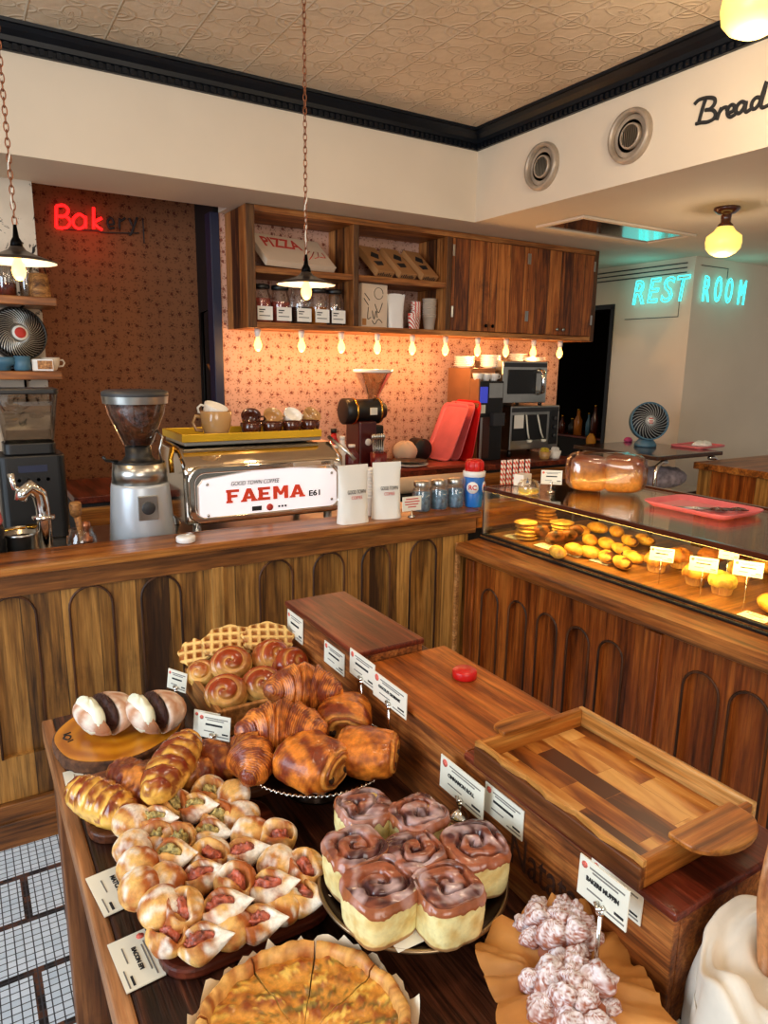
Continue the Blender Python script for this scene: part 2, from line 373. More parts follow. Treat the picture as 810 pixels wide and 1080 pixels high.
def tin():
    m, nt, b = newmat('embossed_tin', .42, 0, None, .4)
    tc = nd(nt, 'ShaderNodeTexCoord').outputs['Object']; sp = nd(nt, 'ShaderNodeSeparateXYZ', {0: tc})
    S = .305
    u = mth(nt, 'FRACT', mth(nt, 'DIVIDE', mth(nt, 'SUBTRACT', sp.outputs[0], .08), S)); v = mth(nt, 'FRACT', mth(nt, 'DIVIDE', mth(nt, 'SUBTRACT', sp.outputs[1], .135), S))
    cu, cv = mth(nt, 'SUBTRACT', u, .5), mth(nt, 'SUBTRACT', v, .5)
    ln = lambda a, b: mth(nt, 'SQRT', mth(nt, 'ADD', mth(nt, 'MULTIPLY', a, a), mth(nt, 'MULTIPLY', b, b)))
    def ridge(d_, at_, w_): return mth(nt, 'MAXIMUM', 0., mth(nt, 'SUBTRACT', 1., mth(nt, 'DIVIDE', mth(nt, 'ABSOLUTE', mth(nt, 'SUBTRACT', d_, at_)), w_)))
    rr = ln(cu, cv); an = mth(nt, 'ARCTAN2', cv, cu)
    pet = mth(nt, 'ADD', .27, mth(nt, 'MULTIPLY', mth(nt, 'COSINE', mth(nt, 'MULTIPLY', an, 4.)), .10))
    pet2 = mth(nt, 'ADD', .13, mth(nt, 'MULTIPLY', mth(nt, 'COSINE', mth(nt, 'MULTIPLY', an, 8.)), .05))
    au, av = mth(nt, 'SUBTRACT', .5, mth(nt, 'ABSOLUTE', cu)), mth(nt, 'SUBTRACT', .5, mth(nt, 'ABSOLUTE', cv))
    rc = ln(au, av)
    ex, ey = ln(au, mth(nt, 'ABSOLUTE', cv)), ln(av, mth(nt, 'ABSOLUTE', cu))
    h = ridge(rr, pet, .035)
    for t_ in (ridge(rr, pet2, .03), ridge(rr, 0., .06), ridge(rc, .21, .03), ridge(rc, .12, .035), ridge(rc, 0., .06), ridge(ex, .11, .03), ridge(ey, .11, .03), ridge(ex, .0, .05), ridge(ey, .0, .05)):
        h = mth(nt, 'MAXIMUM', h, t_)
    edge = ridge(mth(nt, 'MINIMUM', au, av), 0., .022)
    h = mth(nt, 'MAXIMUM', h, mth(nt, 'MULTIPLY', edge, 1.9))
    n = nd(nt, 'ShaderNodeTexNoise', {'Vector': tc, 'Scale': 3., 'Detail': 3.}).outputs[0]
    nt.links.new(ramp(nt, n, [(.3, C(204, 180, 150)), (.7, C(222, 200, 172))]), b.inputs['Base Color'])
    fn_ = nd(nt, 'ShaderNodeTexNoise', {'Vector': tc, 'Scale': 26., 'Detail': 3.}).outputs[0]
    bump(nt, b, mth(nt, 'ADD', h, mth(nt, 'MULTIPLY', fn_, .9)), .62, .006); return m
M['tin'] = tin()
def mosaic():
    m, nt, b = newmat('mosaic_tile', .3, 0, None, .5)
    co = objco(nt)
    br = nd(nt, 'ShaderNodeTexBrick', {'Vector': co, 'Color1': C(196, 210, 222), 'Color2': C(216, 226, 236), 'Mortar': C(52, 56, 64), 'Scale': 1., 'Mortar Size': .0016, 'Brick Width': .022, 'Row Height': .022}, offset=0.)
    sp = nd(nt, 'ShaderNodeSeparateXYZ', {0: co})
    s2 = nd(nt, 'ShaderNodeMapping', {0: co, 'Location': (.09, .02, 0), 'Rotation': (0, 0, .0)}).outputs[0]
    big = nd(nt, 'ShaderNodeTexBrick', {'Vector': s2, 'Color1': (0, 0, 0, 1), 'Color2': (0, 0, 0, 1), 'Mortar': (1, 1, 1, 1), 'Scale': 1., 'Mortar Size': .0105, 'Brick Width': .264, 'Row Height': .198, 'Mortar Smooth': 0.}, offset=.5)
    vo = nd(nt, 'ShaderNodeTexVoronoi', {'Vector': co, 'Scale': 42., 'Randomness': 0.}, voronoi_dimensions='2D')
    pat = ramp(nt, vo.outputs['Color'], [(.4, C(22, 24, 30)), (.75, C(92, 58, 44))])
    grout = mth(nt, 'MULTIPLY', big.outputs['Fac'], mth(nt, 'SUBTRACT', 1., br.outputs['Fac']))
    nt.links.new(mixc(nt, grout, br.outputs['Color'], pat), b.inputs['Base Color'])
    bump(nt, b, br.outputs['Fac'], -.3, .002); return m
M['mosaic'] = mosaic()
def distressed():
    m, nt, b = newmat('distressed_plaster', .8, 0, None, .3)
    tc = nd(nt, 'ShaderNodeTexCoord').outputs['Object']
    n = nd(nt, 'ShaderNodeTexNoise', {'Vector': tc, 'Scale': 9., 'Detail': 8., 'Roughness': .7, 'Distortion': 2.2}).outputs[0]
    n2 = nd(nt, 'ShaderNodeTexNoise', {'Vector': tc, 'Scale': 3., 'Detail': 4.}).outputs[0]
    base = ramp(nt, n2, [(.35, C(196, 180, 160)), (.65, C(224, 210, 190))])
    nt.links.new(mixc(nt, ramp(nt, n, [(.585, (0, 0, 0, 1)), (.62, (1, 1, 1, 1))]), base, C(26, 24, 26)), b.inputs['Base Color'])
    bump(nt, b, n, .3); return m
M['distressed'] = distressed()

# ------------------------------------------------------------------ the setting
def struct(name, mb, mat, bevel=0): return mb.build(name, mat, None, bevel, kind='structure')
ZS, ZC = 2.393, 2.88           # soffit underside, main ceiling
SY, SX = 3.555, 2.78           # soffit faces
struct('floor', MB().box(-9, 6.5, -9, 6.6, -.06, 0), M['mosaic'])
struct('ceiling', MB().box(-3.2, SX+.02, -3.2, SY+.02, ZC, ZC+.05), M['tin'])
struct('wall_soffit_back', MB().box(-3.2, SX, SY, 4.05, ZS, ZC+.05).box(1.41, SX, 4.05, 4.2, ZS, ZC+.05), M['plaster'])
struct('wall_soffit_right', MB().box(SX, 6.5, -2.2, 6.6, ZS, ZC+.05), M['plaster'])
def crown_profile(): return [(0, 2.785), (-.018, 2.785), (-.018, 2.812), (-.032, 2.816), (-.036, 2.835), (-.058, 2.852), (-.07, 2.868), (-.088, 2.868), (-.09, 2.88), (0, 2.88)]
mb = MB().prism([(SY+d_, z) for d_, z in crown_profile()], -3.2, SX, 'X')
for i in range(150):
    x = -2.2+i*.033
    if x < SX-.03: mb.box(x, x+.018, SY-.029, SY-.016, 2.79, 2.812)
struct('trim_crown_back', mb, M['crown'])
mb = MB().prism([(SX+d_, z) for d_, z in crown_profile()], -2.2, SY, 'Y')
for i in range(140):
    y = SY-.03-i*.033
    if y > -1: mb.box(SX-.029, SX-.016, y-.018, y, 2.79, 2.812)
struct('trim_crown_right', mb, M['crown'])
struct('wall_back', MB().box(1.41, 4.19, 4.2, 4.3, 0, ZS), M['wallpaper'])
struct('wall_alcove', MB().box(.2, 1.5, 4.66, 4.72, 0, 2.9), M['wallpaper_shaded'])
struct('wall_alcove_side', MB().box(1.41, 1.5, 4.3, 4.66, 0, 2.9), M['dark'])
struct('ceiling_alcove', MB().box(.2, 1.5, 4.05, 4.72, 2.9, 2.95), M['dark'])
struct('trim_navy_post', MB().box(1.355, 1.41, 4.19, 4.29, 0, ZS), M['navy'], .004)
struct('wall_left_pier', MB().box(-1.6, .42, 4.02, 4.66, 0, ZS), M['distressed'])
struct('wall_restroom', MB().box(4.95, 5.06, 3.59, 4.365, 0, ZS).box(4.95, 5.06, 4.365, 5.3, 2.055, ZS).box(4.95, 5.06, 5.3, 6.6, 0, ZS), M['plaster'])
struct('wall_right', MB().box(5.06, 6.5, 3.59, 3.69, 0, ZS), M['plaster'])
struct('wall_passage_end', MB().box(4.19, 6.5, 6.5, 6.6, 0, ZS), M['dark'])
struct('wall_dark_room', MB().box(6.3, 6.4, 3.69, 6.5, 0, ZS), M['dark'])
struct('trim_door_frame', MB().box(4.935, 5.07, 4.335, 4.37, 0, 2.06).box(4.935, 5.07, 4.335, 5.3, 2.045, 2.085), M['black'], .003)

# ------------------------------------------------------------------ arched joinery
def arched(mb, mat, par, s0, s1, z0, z1, arches, mp, rec=.024, hw=.05):
    """front skin with round-headed recessed panels; mp(s, depth, z) -> world"""
    ar = sorted(arches); b = [s0]+[(ar[i][0]+ar[i+1][0])/2 for i in range(len(ar)-1)]+[s1]
    for i, (cx, zb, zs_) in enumerate(ar):
        a, e = b[i], b[i+1]; l, r_ = cx-hw, cx+hw
        Q = lambda pts: mb.add([mp(*p) for p in pts], [tuple(range(len(pts)))])
        Q([(a, 0, z0), (l, 0, z0), (l, 0, zs_), (a, 0, zs_)]); Q([(r_, 0, z0), (e, 0, z0), (e, 0, zs_), (r_, 0, zs_)])
        Q([(l, 0, z0), (r_, 0, z0), (r_, 0, zb), (l, 0, zb)])
        arc = [(cx-hw*math.cos(PI*k/12), zs_+hw*1.05*math.sin(PI*k/12)) for k in range(13)]
        for k in range(12):
            (x_a, z_a), (x_b, z_b) = arc[k], arc[k+1]; Q([(x_a, 0, z_a), (x_b, 0, z_b), (x_b, 0, z1), (x_a, 0, z1)])
        Q([(a, 0, zs_), (l, 0, zs_), (l, 0, z1), (a, 0, z1)]); Q([(r_, 0, zs_), (e, 0, zs_), (e, 0, z1), (r_, 0, z1)])
        loop = [(l, zb)]+arc+[(r_, zb)]
        for k in range(len(loop)-1):
            p, q = loop[k], loop[k+1]; Q([(p[0], 0, p[1]), (q[0], 0, q[1]), (q[0], rec, q[1]), (p[0], rec, p[1])])
        Q([(l, 0, zb), (r_, 0, zb), (r_, rec, zb), (l, rec, zb)])
        Q([(l, rec, zb), (r_, rec, zb), (r_, rec, zs_+hw*1.1), (l, rec, zs_+hw*1.1)])
        MB().tube([mp(p[0], -.001, p[1]) for p in loop], .0045, 6).build('arch_moulding', mat, par)

# ------------------------------------------------------------------ service counter (left)
CY = 2.343
ctr = thing('service_counter', 'long oak service counter with round-arched front panels under the espresso machine', 'counter', (0, CY, 0))
mpc = lambda s, d_, z: (s, d_, z)
mb = MB()
xa = lambda px, py=700: P(px, py, 1, CY).x
sec1 = [xa(18), xa(101), xa(174)]; sp_ = sec1[1]-sec1[0]
sec1 = [sec1[0]-sp_*k for k in range(5, 0, -1)]+sec1
sec2 = [xa(292, 640), xa(347, 640), xa(396, 640), xa(445, 640)]
pil0, pil1 = xa(226), xa(238)
ZB = .30
arched(mb, M['groove'], ctr, -1.6, pil0, .15, .84, [(x, ZB, .765) for x in sec1], mpc, hw=.066)
arched(mb, M['groove'], ctr, pil1, 1.86, .15, .84, [(x, ZB, .765) for x in sec2], mpc, hw=.066)
mb.box(-1.6, 1.86, .0245, .05, .10, .84)
mb.build('arched_panelling', M['oak'], ctr)
MB().box(pil0, pil1, -.014, .01, .0, .84).build('pilaster', M['oak'], ctr, .003)
MB().box(1.795, 1.815, -.012, .01, .0, .80).build('pilaster', M['pale_wood'], ctr, .003)
MB().box(-1.6, 1.895, -.012, .05, .835, .905).build('apron', M['oak_h'], ctr, .004)
MB().box(-1.6, 1.906, -.035, .17, .905, .935).build('ledge', M['ledge'], ctr, .008)
MB().box(1.907, 2.35, -.008, .17, .905, .935).box(1.907, 2.35, .0, .16, .85, .905).build('ledge_return', M['ledge'], ctr, .004)
MB().box(-1.6, 1.86, -.022, .0, .0, .15).box(-1.6, 1.86, -.03, -.022, .0, .09).build('plinth', M['oak_h'], ctr, .004)
MB().box(-1.6, 1.86, .05, .72, .02, .85).build('carcass', M['dark'], ctr)
MB().box(-1.6, 1.90, .17, .74, .85, .866).build('worktop', M['steel'], ctr, .003)

# ------------------------------------------------------------------ bakery case cabinet (right)
CX = 1.83
bc = thing('display_case', 'low glass bakery case on an arched red oak cabinet beside the service counter', 'display case', (CX, 2.3, 0))
mpr = lambda s, d_, z: (d_, -s, z)          # s runs towards the viewer
ys = lambda px, py: 2.3-P(px, py, 0, CX).y
A1 = [ys(q, 690) for q in (514, 543.5, 575, 608.5, 644)]; A2 = [ys(738.7, 730), ys(789, 760)]
A2 += [A2[1]+(A2[1]-A2[0])*k for k in (1, 2, 3)]
st0, st1 = ys(679, 700), ys(697, 700)
mb = MB()
arched(mb, M['groove'], bc, .06, st0, .12, .735, [(s, .25, .585) for s in A1], mpr, hw=.052)
arched(mb, M['groove'], bc, st1, 1.9, .12, .735, [(s, .25, .60) for s in A2], mpr, hw=.06)
mb.box(.0245, .7, -1.9, -.06, .05, .735)
mb.build('arched_panelling', M['red_oak'], bc)
MB().box(-.012, .012, -st1, -st0, .0, .735).build('stile', M['red_oak'], bc, .003)
MB().box(-.01, .02, -.055, .0, .0, .735).build('stile', M['red_oak'], bc, .003)
MB().box(-.02, .02, -1.9, 0, .0, .12).build('plinth', M['red_oak_h'], bc, .004)
prof = [(.72, .735), (-.012, .735), (-.02, .75), (-.045, .757), (-.052, .772), (-.05, .79), (-.04, .802), (.02, .812), (.05, .814), (.05, .735)]
MB().prism([(-.0, .735), (-.018, .748), (-.044, .756), (-.052, .772), (-.049, .79), (-.038, .803), (.09, .814), (.09, .735)], -1.9, 0.02, 'Y').build('nosing', M['red_oak_h'], bc)
MB().box(.08, .75, -1.9, 0.02, .735, .826).build('deck', M['oak_h'], bc)
MB().box(.072, .092, -1.9, .02, .812, .822).box(.084, .10, -1.9, .02, .822, .836).build('base_trim', M['black'], bc, .002)
GX0, GX1, GZ = .088, .745, 1.033
MB().box(GX0, GX0+.005, -1.9, .012, .834, GZ).build('front_pane', M['glass_case'], bc)
MB().box(GX0+.005, GX1, .007, .012, .834, GZ).build('side_pane', M['glass_case'], bc)
MB().box(GX0, GX1, -1.9, .012, GZ, GZ+.005).build('top_pane', M['glass_case'], bc)
MB().box(GX0-.006, GX0+.012, -1.9, .018, GZ-.010, GZ+.008).build('top_rail', M['brown_cup'], bc, .002)
MB().box(GX0-.004, GX1, .004, .016, GZ-.008, GZ+.008).build('side_rail', M['brown_cup'], bc, .002)
MB().box(GX1-.01, GX1+.01, -1.9, .016, GZ-.010, GZ+.010).build('back_rail', M['brown_cup'], bc, .002)
MB().box(GX0-.004, GX0+.008, .004, .016, .826, GZ).build('corner_post', M['steel'], bc, .001)
MB().box(GX0+.016, GX0+.03, -1.88, -.02, GZ-.016, GZ-.010).build('light_strip', emit('case_light', (255, 214, 110), 9.), bc)
L = bpy.data.lights.new('case_light', 'AREA'); L.shape = 'RECTANGLE'; L.size = 1.75; L.size_y = .05; L.energy = 10; L.color = (1, .76, .25)
lo = bpy.data.objects.new('case_light', L); COL.objects.link(lo); lo.parent = bc; lo.location = (GX0+.06, -.95, GZ-.014); lo.rotation_euler = (math.radians(30), 0, -PI/2)

# ------------------------------------------------------------------ bread table
TZ = .785
tb = thing('bread_table', 'dark rough plank table with a pale worn edge carrying all the bread', 'table', (.095, 1.567, 0))
MB().box(.022, .96, -1.35, -.0, TZ-.045, TZ).build('tabletop', M['table'], tb, .004)
MB().box(0, .022, -1.35, 0, TZ-.05, TZ-.001).build('edge_board', M['table_edge'], tb, .004)
MB().box(.022, .94, -.06, -.035, TZ-.13, TZ-.045).build('apron', M['table_leg'], tb)
MB().box(.022, .045, -1.3, -.06, TZ-.13, TZ-.045).build('apron', M['table_leg'], tb)
for (x, y) in ((.012, -.075), (.012, -1.3), (.87, -.075), (.87, -1.3)):
    MB().box(x, x+.07, y, y+.07, 0, TZ-.045).build('leg', M['table_leg'], tb, .004)

# ------------------------------------------------------------------ wall cupboard over the back counter
KY, KX0, KX1, KZ0, KZ1 = 3.85, 1.445, 4.185, 1.739, ZS-.002
cb = thing('hanging_cupboard', 'long reclaimed-plank wall cupboard, half open shelves and half doors, above the floral wall', 'cupboard', (KX0, KY, KZ0))
W_, H_, D_ = KX1-KX0, KZ1-KZ0, 4.2-KY-.002
kx = lambda px, py=290: P(px, py, 1, KY).x-KX0
d1, d2, d3 = kx(376), kx(474), kx(557)
MB().box(0, .05, 0, D_, 0, H_).build('side_panel', M['cup_d'], cb, .004)
MB().box(W_-.04, W_, 0, D_, 0, H_).build('side_panel', M['cup_d'], cb, .004)
MB().box(.05, W_-.04, 0, D_, 0, .035).build('bottom_board', M['cup_h'], cb, .004)
MB().box(.05, W_-.04, 0, D_, H_-.035, H_).build('top_board', M['cup_h'], cb, .004)
MB().box(.05, W_-.04, D_-.012, D_, .035, H_-.035).build('back_panel', M['wallpaper'], cb)
MB().box(d1-.018, d1+.018, .0, D_-.012, .035, H_-.035).build('divider', M['cup_d'], cb, .003)
MB().box(d2-.02, d2+.02, .0, D_-.012, .035, H_-.035).build('divider', M['cup_d'], cb, .003)
SH = .30
MB().box(.05, d1-.018, .01, D_-.012, SH, SH+.035).build('shelf', M['cup_h'], cb, .003)
MB().box(d1+.018, d2-.02, .01, D_-.012, SH, SH+.035).build('shelf', M['cup_h'], cb, .003)
ed = [d2+.02, (d2+d3)/2, d3, (d3+W_-.04)/2, W_-.04]
for i in range(4):
    dr = MB().box(ed[i]+.003, ed[i+1]-.003, -.004, .018, .038, H_-.038).build('door', M['cup_v'], cb, .003)
    hx = ed[i]+.006 if i % 2 == 0 else ed[i+1]-.006
    for z in (.12, H_-.15):
        MB().box(hx-.008, hx+.008, -.009, -.004, z, z+.07).build('hinge', M['steel'], dr, .001)
    kxx = ed[i+1]-.03 if i % 2 == 0 else ed[i]+.03
    MB().lathe([(0, -.022), (.011, -.019), (.012, -.013), (.006, -.009), (.006, -.004)], 12, (kxx, 0, .075), 'Y').build('knob', M['steel' if i > 1 else 'black_metal'], dr)

# ------------------------------------------------------------------ back counter along the floral wall
bk = thing('back_counter', 'dark back counter along the floral wall behind the espresso machine', 'counter', (.45, 3.62, 0))
MB().box(.0, 3.4, .02, .57, 0, .86).build('carcass', M['dark'], bk)
MB().box(.0, 3.42, 0, .575, .86, .895).build('worktop', M['crate_red'], bk, .004)
MB().box(.0, 3.4, .005, .02, .70, .84).build('drawer_front', M['ledge'], bk, .004)

# ------------------------------------------------------------------ right-hand back bar
rb = thing('side_counter', 'panelled wood counter with a worn flat top at the right edge behind the case', 'counter', (4.18, 2.86, 0))
MB().box(0.03, .9, -2.4, 0, 0, .90).build('carcass', M['red_oak'], rb)
MB().box(-.02, .95, -2.4, .02, .90, .945).build('top', M['ledge'], rb, .006)
for k in range(6): MB().box(.014, .03, -.09-.4*k, -.0-.4*k, 0, .9).build('stile', M['oak'], rb, .003)
# ------------------------------------------------------------------ lamps
def chain(mb, x, y, z0, z1, link=.030):
    n = int(abs(z1-z0)/(link*.72)); 
    for i in range(n):
        z = z1-(i+.5)*(z1-z0)/n; h = link*.5; wd = .0065
        pts = []
        for k in range(10):
            a = 2*PI*k/10; u, v = wd*math.cos(a), h*math.sin(a)
            pts.append((x+u, y, z+v) if i % 2 else (x, y+u, z+v))
        mb.tube(pts, .0019, 4, True)
def bulb_shape(mb, z0, s=1.):     # hangs below z0
    mb.lathe([(0, z0-.092*s), (.012*s, z0-.088*s), (.022*s, z0-.072*s), (.026*s, z0-.055*s), (.022*s, z0-.035*s), (.013*s, z0-.016*s), (.012*s, z0)], 16)
def pendant(px, py, y, rim, label, zc):
    c = P(px, py, 1, y); z = c.z
    t = thing('pendant_lamp', label, 'pendant lamp', (c.x, c.y, z))
    MB().lathe([(rim, -.002), (rim, .003), (rim*.72, .012), (rim*.42, .024), (rim*.24, .034), (.020, .044)], 40, cap=False).build('shade', M['shade'], t)
    MB().lathe([(rim*.995, -.002), (rim*.70, .0085), (rim*.40, .020), (.020, .032)], 40, cap=False).build('white_lining', M['white'], t)
    MB().lathe([(.020, .04), (.016, .060), (.009, .072), (.005, .108)], 16).build('cap', M['black_metal'], t)
    mb = MB(); chain(mb, 0, 0, .108, zc-z); mb.build('chain', M['copper'], t)
    MB().tube([(.004*math.sin(i*1.3), .005*math.cos(i*.9), .1+i*.02) for i in range(12)], .0026, 6).build('cord', M['linen'], t)
    MB().lathe([(.014, .012), (.014, .05)], 14).build('socket', M['brass'], t)
    mb = MB(); bulb_shape(mb, .016, .8); mb.build('bulb', M['bulb'], t)
    point('pendant_light', (c.x, c.y, z-.10), 3.0, (1, .66, .33), .03)
M['shade'] = plain('dark_shade_enamel', (44, 34, 28), .3)
M['copper'] = plain('copper_chain', (150, 92, 62), .35, .8)
pendant(323, 300, 2.55, .112, 'dark saucer pendant on a chain hanging in front of the wall cupboard', ZC)
pendant(19, 276, 2.55, .112, 'dark saucer pendant on a chain at the left edge near the distressed wall', ZC)
# bare bulbs under the cupboard
bx = [272, 318, 360, 398, 435, 470, 504, 534, 563, 591]
x0b, x1b = P(272, 357, 1, 3.93).x, P(591, 366, 1, 3.93).x
first = None
for i in range(10):
    x = P(bx[i], 358, 1, 3.93).x
    lab = ORD[i]+' bare bulb from the left under the wall cupboard'
    if first is None:
        first = thing('bare_bulb', lab, 'light bulb', (x, 3.93, KZ0))
        MB().lathe([(.019, -.002), (.019, -.022), (.015, -.045), (.013, -.048)], 16).build('socket', M['white'], first)
        mb = MB(); bulb_shape(mb, -.044, .9); mb.build('glass_envelope', M['bulb'], first)
        first['group'] = 'bare bulbs under the cupboard'
    else: dup(first, (x, 3.93, KZ0), label=lab)
    point('bulb_light', (x, 3.93, KZ0-.15), 3.0, (1, .52, .18), .02)
# school-house lamps
def school(c, s, label, r=.1):
    t = thing('ceiling_lamp', label, 'ceiling lamp', c)
    MB().lathe([(.075*s, 0), (.075*s, -.012), (.05*s, -.03), (.03*s, -.034), (.03*s, -.085*s), (.045*s, -.10*s), (.045*s, -.115*s)], 24).build('canopy', M['brown_cup'], t)
    MB().lathe([(.045*s, -.11*s), (.062*s, -.135*s), (.10*s, -.165*s), (.104*s, -.20*s), (.098*s, -.235*s), (.075*s, -.262*s), (.04*s, -.28*s), (.0, -.285*s)], 28).build('globe', M['globe'], t)
    return t
def globe_mat():
    m, nt, b = newmat('opal_globe', .3, 0, C(250, 226, 150)); b.inputs['Emission Color'].default_value = C(255, 212, 96); b.inputs['Emission Strength'].default_value = 1.1; return m
M['globe'] = globe_mat()
c1 = P(767, 219, 2, ZS); school((c1.x, c1.y, ZS), .88, 'yellow school-house ceiling lamp under the lowered ceiling near the rest room sign')
point('ceiling_lamp_light', (c1.x, c1.y, ZS-.32), 5, (1, .80, .55), .06)
c2 = P(797, 8, 2, 2.68); school((c2.x, c2.y, ZC), 1.0, 'yellow school-house ceiling lamp at the top right corner under the tin ceiling')
point('ceiling_lamp_light', (c2.x, c2.y, 2.52), 9, (1, .78, .5), .08)

# ------------------------------------------------------------------ vents and grille
def vent(px, py, r, label):
    c = P(px, py, 0, SX)
    t = thing('round_vent', label, 'air vent', (SX, c.y, c.z))
    MB().lathe([(r*.80, -.001), (r*.80, -.024), (r*.86, -.034), (r*.95, -.032), (r, -.018), (r, .0)], 40, axis='X', cap=False).build('outer_ring', M['ventring'], t)
    MB().lathe([(0, -.003), (r*.80, -.003)], 32, axis='X').build('duct', M['ventdark'], t)
    MB().lathe([(r*.78, -.006), (r*.60, -.014), (r*.58, -.010), (r*.76, -.002)], 32, axis='X', cap=False).build('cone', M['ventring'], t)
    oy, oz = -.016, -.006
    MB().lathe([(r*.40, -.034), (r*.45, -.036), (r*.47, -.030), (r*.47, -.004), (r*.42, -.004), (r*.40, -.034)], 32, (0, oy, oz), 'X').build('inner_ring', M['ventring'], t)
    for k in range(-4, 5):
        y = k*r*.088; hh = math.sqrt(max(.0001, (r*.40)**2-y**2)); MB().box(-.030, -.006, oy+y-.002, oy+y+.002, oz-hh, oz+hh).build('grille_fin', M['steel'], t)
M['ventdark'] = plain('duct_brown', (46, 34, 26), .6)
M['ventring'] = plain('aged_cream_metal', (176, 158, 138), .4, .3, .2, 14)
vent(573, 176, .118, 'smaller-looking round ceiling duct vent, nearer the corner of the white soffit')
vent(666, 144, .118, 'round duct vent on the white soffit, nearer the black lettering')
pts = [P(q[0], q[1], 2, ZS) for q in ((565, 238), (615, 230), (735, 247), (670, 262))]
gx0, gx1, gy0, gy1 = pts[0].x, pts[2].x, pts[2].y, pts[0].y
g = thing('ceiling_grille', 'rectangular framed return-air panel set in the lowered ceiling', 'air grille', ((gx0+gx1)/2, (gy0+gy1)/2, ZS))
a, b_ = (gx1-gx0)/2, (gy1-gy0)/2
MB().box(-a, a, -b_, -b_+.035, -.014, -.0005).box(-a, a, b_-.035, b_, -.014, -.0005).box(-a, -a+.035, -b_+.035, b_-.035, -.014, -.0005).box(a-.035, a, -b_+.035, b_-.035, -.014, -.0005).build('frame', M['plaster'], g, .002)
MB().box(-a+.035, a-.035, -b_+.035, b_-.035, -.006, -.0005).build('panel', M['mirrorish'] if 'mirrorish' in M else plain('bronze_panel', (110, 84, 66), .12, .85), g)

# ------------------------------------------------------------------ signs
def strokes(mb, polys, conv, rad, seg=8, sy=1.):
    for pl in polys:
        pts = [Vector(conv(*p)) for p in pl]; out = []
        for i in range(len(pts)-1):          # Catmull-Rom
            p0 = pts[max(0, i-1)]; p1 = pts[i]; p2 = pts[i+1]; p3 = pts[min(len(pts)-1, i+2)]
            for k in range(5):
                t = k/5; out.append(.5*((2*p1)+(p2-p0)*t+(2*p0-5*p1+4*p2-p3)*t*t+(3*p1-p0-3*p2+p3)*t**3))
        out.append(pts[-1]); mb.tube(out, rad, seg, sy=sy)
bread = thing('wall_lettering', 'black brush-script word Bread on the white soffit at the right edge', 'sign', (SX, 1.9, 2.58))
cvt = lambda x, y: tuple(P(540+x/3, y/3, 0, SX-.0035)-Vector((SX, 1.9, 2.58)))
mb = MB()
strokes(mb, [[(612, 316), (604, 340), (592, 384)], [(578, 330), (592, 316), (618, 309), (640, 312), (641, 328), (628, 344), (612, 348)], [(612, 348), (634, 348), (644, 360), (638, 376), (618, 386), (598, 388), (582, 392)],
             [(664, 340), (656, 356), (648, 380)], [(656, 356), (668, 342), (680, 340), (680, 350)],
             [(684, 358), (700, 350), (704, 336), (694, 332), (684, 344), (682, 362), (692, 370), (708, 360)],
             [(738, 326), (726, 322), (712, 336), (709, 354), (720, 358), (733, 342), (741, 324), (737, 346), (742, 354), (754, 346)],
             [(787, 310), (774, 308), (761, 322), (758, 340), (768, 344), (782, 328), (792, 300), (806, 258), (798, 292), (788, 330), (794, 340), (812, 332)]], cvt, .0075, 8)
mb.build('lettering', M['ink'], bread)
def neon_mat(name, rgb, s): return emit(name, rgb, s)
M['neon_cyan'] = emit('cyan_neon', (60, 215, 215), 2.6); M['neon_red'] = emit('red_neon', (255, 26, 26), 2.2)
rest = thing('neon_sign', 'cyan neon words REST ROOM wrapping the white wall corner', 'neon sign', (4.95, 3.59, 2.05))
o0 = Vector((4.95, 3.59, 2.05))
for i, ch in enumerate('REST'):
    px = (673, 688, 703, 718)[i]; py = (310, 308, 307, 305.5)[i]
    c = P(px, py, 0, 4.925)-o0; text('letter', ch, .27, M['neon_cyan'], rest, c, (0, -1, 0), (0, 0, 1), outline=.0042, width=.118, shear=.15)
for i, ch in enumerate('ROOM'):
    px = (744.5, 757, 768.5, 782)[i]; py = (306, 306.5, 308, 310)[i]
    c = P(px, py, 1, 3.565)-o0; text('letter', ch, .27, M['neon_cyan'], rest, c, (1, 0, 0), (0, 0, 1), outline=.0042, width=.088 if ch != 'M' else .10, shear=.12)
for k in range(3):
    MB().tube([(-.012, .06+.0*k, .30-.035*k), (-.012, 1.0, .30-.035*k)], .005, 6).build('conduit', M['darkgrey'], rest)
MB().tube([(-.012, .10, .20), (-.012, .10, -.10), (-.012, .62, -.10)], .003, 6).build('wire', M['darkgrey'], rest)
MB().tube([(.06, -.012, .28), (.40, -.012, .28), (.40, -.012, .20)], .003, 6).build('wire', M['darkgrey'], rest)
point('neon_glow', (4.75, 3.95, 2.18), .9, (.1, 1, .95), .15); point('neon_glow', (5.35, 3.40, 2.18), .5, (.1, 1, .95), .15)
bak = thing('neon_sign', 'red neon lettering Bak with an unlit remainder, high on the dark alcove wall', 'neon sign', (.75, 4.64, 2.25))
ob = Vector((.75, 4.64, 2.25))
cvb = lambda x, y: tuple(P(x/3, y/3, 1, 4.635)-ob)
lit = [[[(178, 652), (178, 720)], [(178, 652), (202, 650), (216, 666), (204, 684), (180, 684)], [(180, 684), (210, 686), (222, 704), (208, 721), (178, 720)]],
       [[(270, 690), (252, 678), (234, 690), (232, 710), (248, 724), (268, 714), (270, 690)], [(271, 684), (271, 722)]],
       [[(296, 656), (296, 724)], [(322, 690), (298, 706), (324, 728)]]]
for pl in lit:
    mb = MB(); strokes(mb, pl, cvb, .0085); mb.build('lit_letter', M['neon_red'], bak)
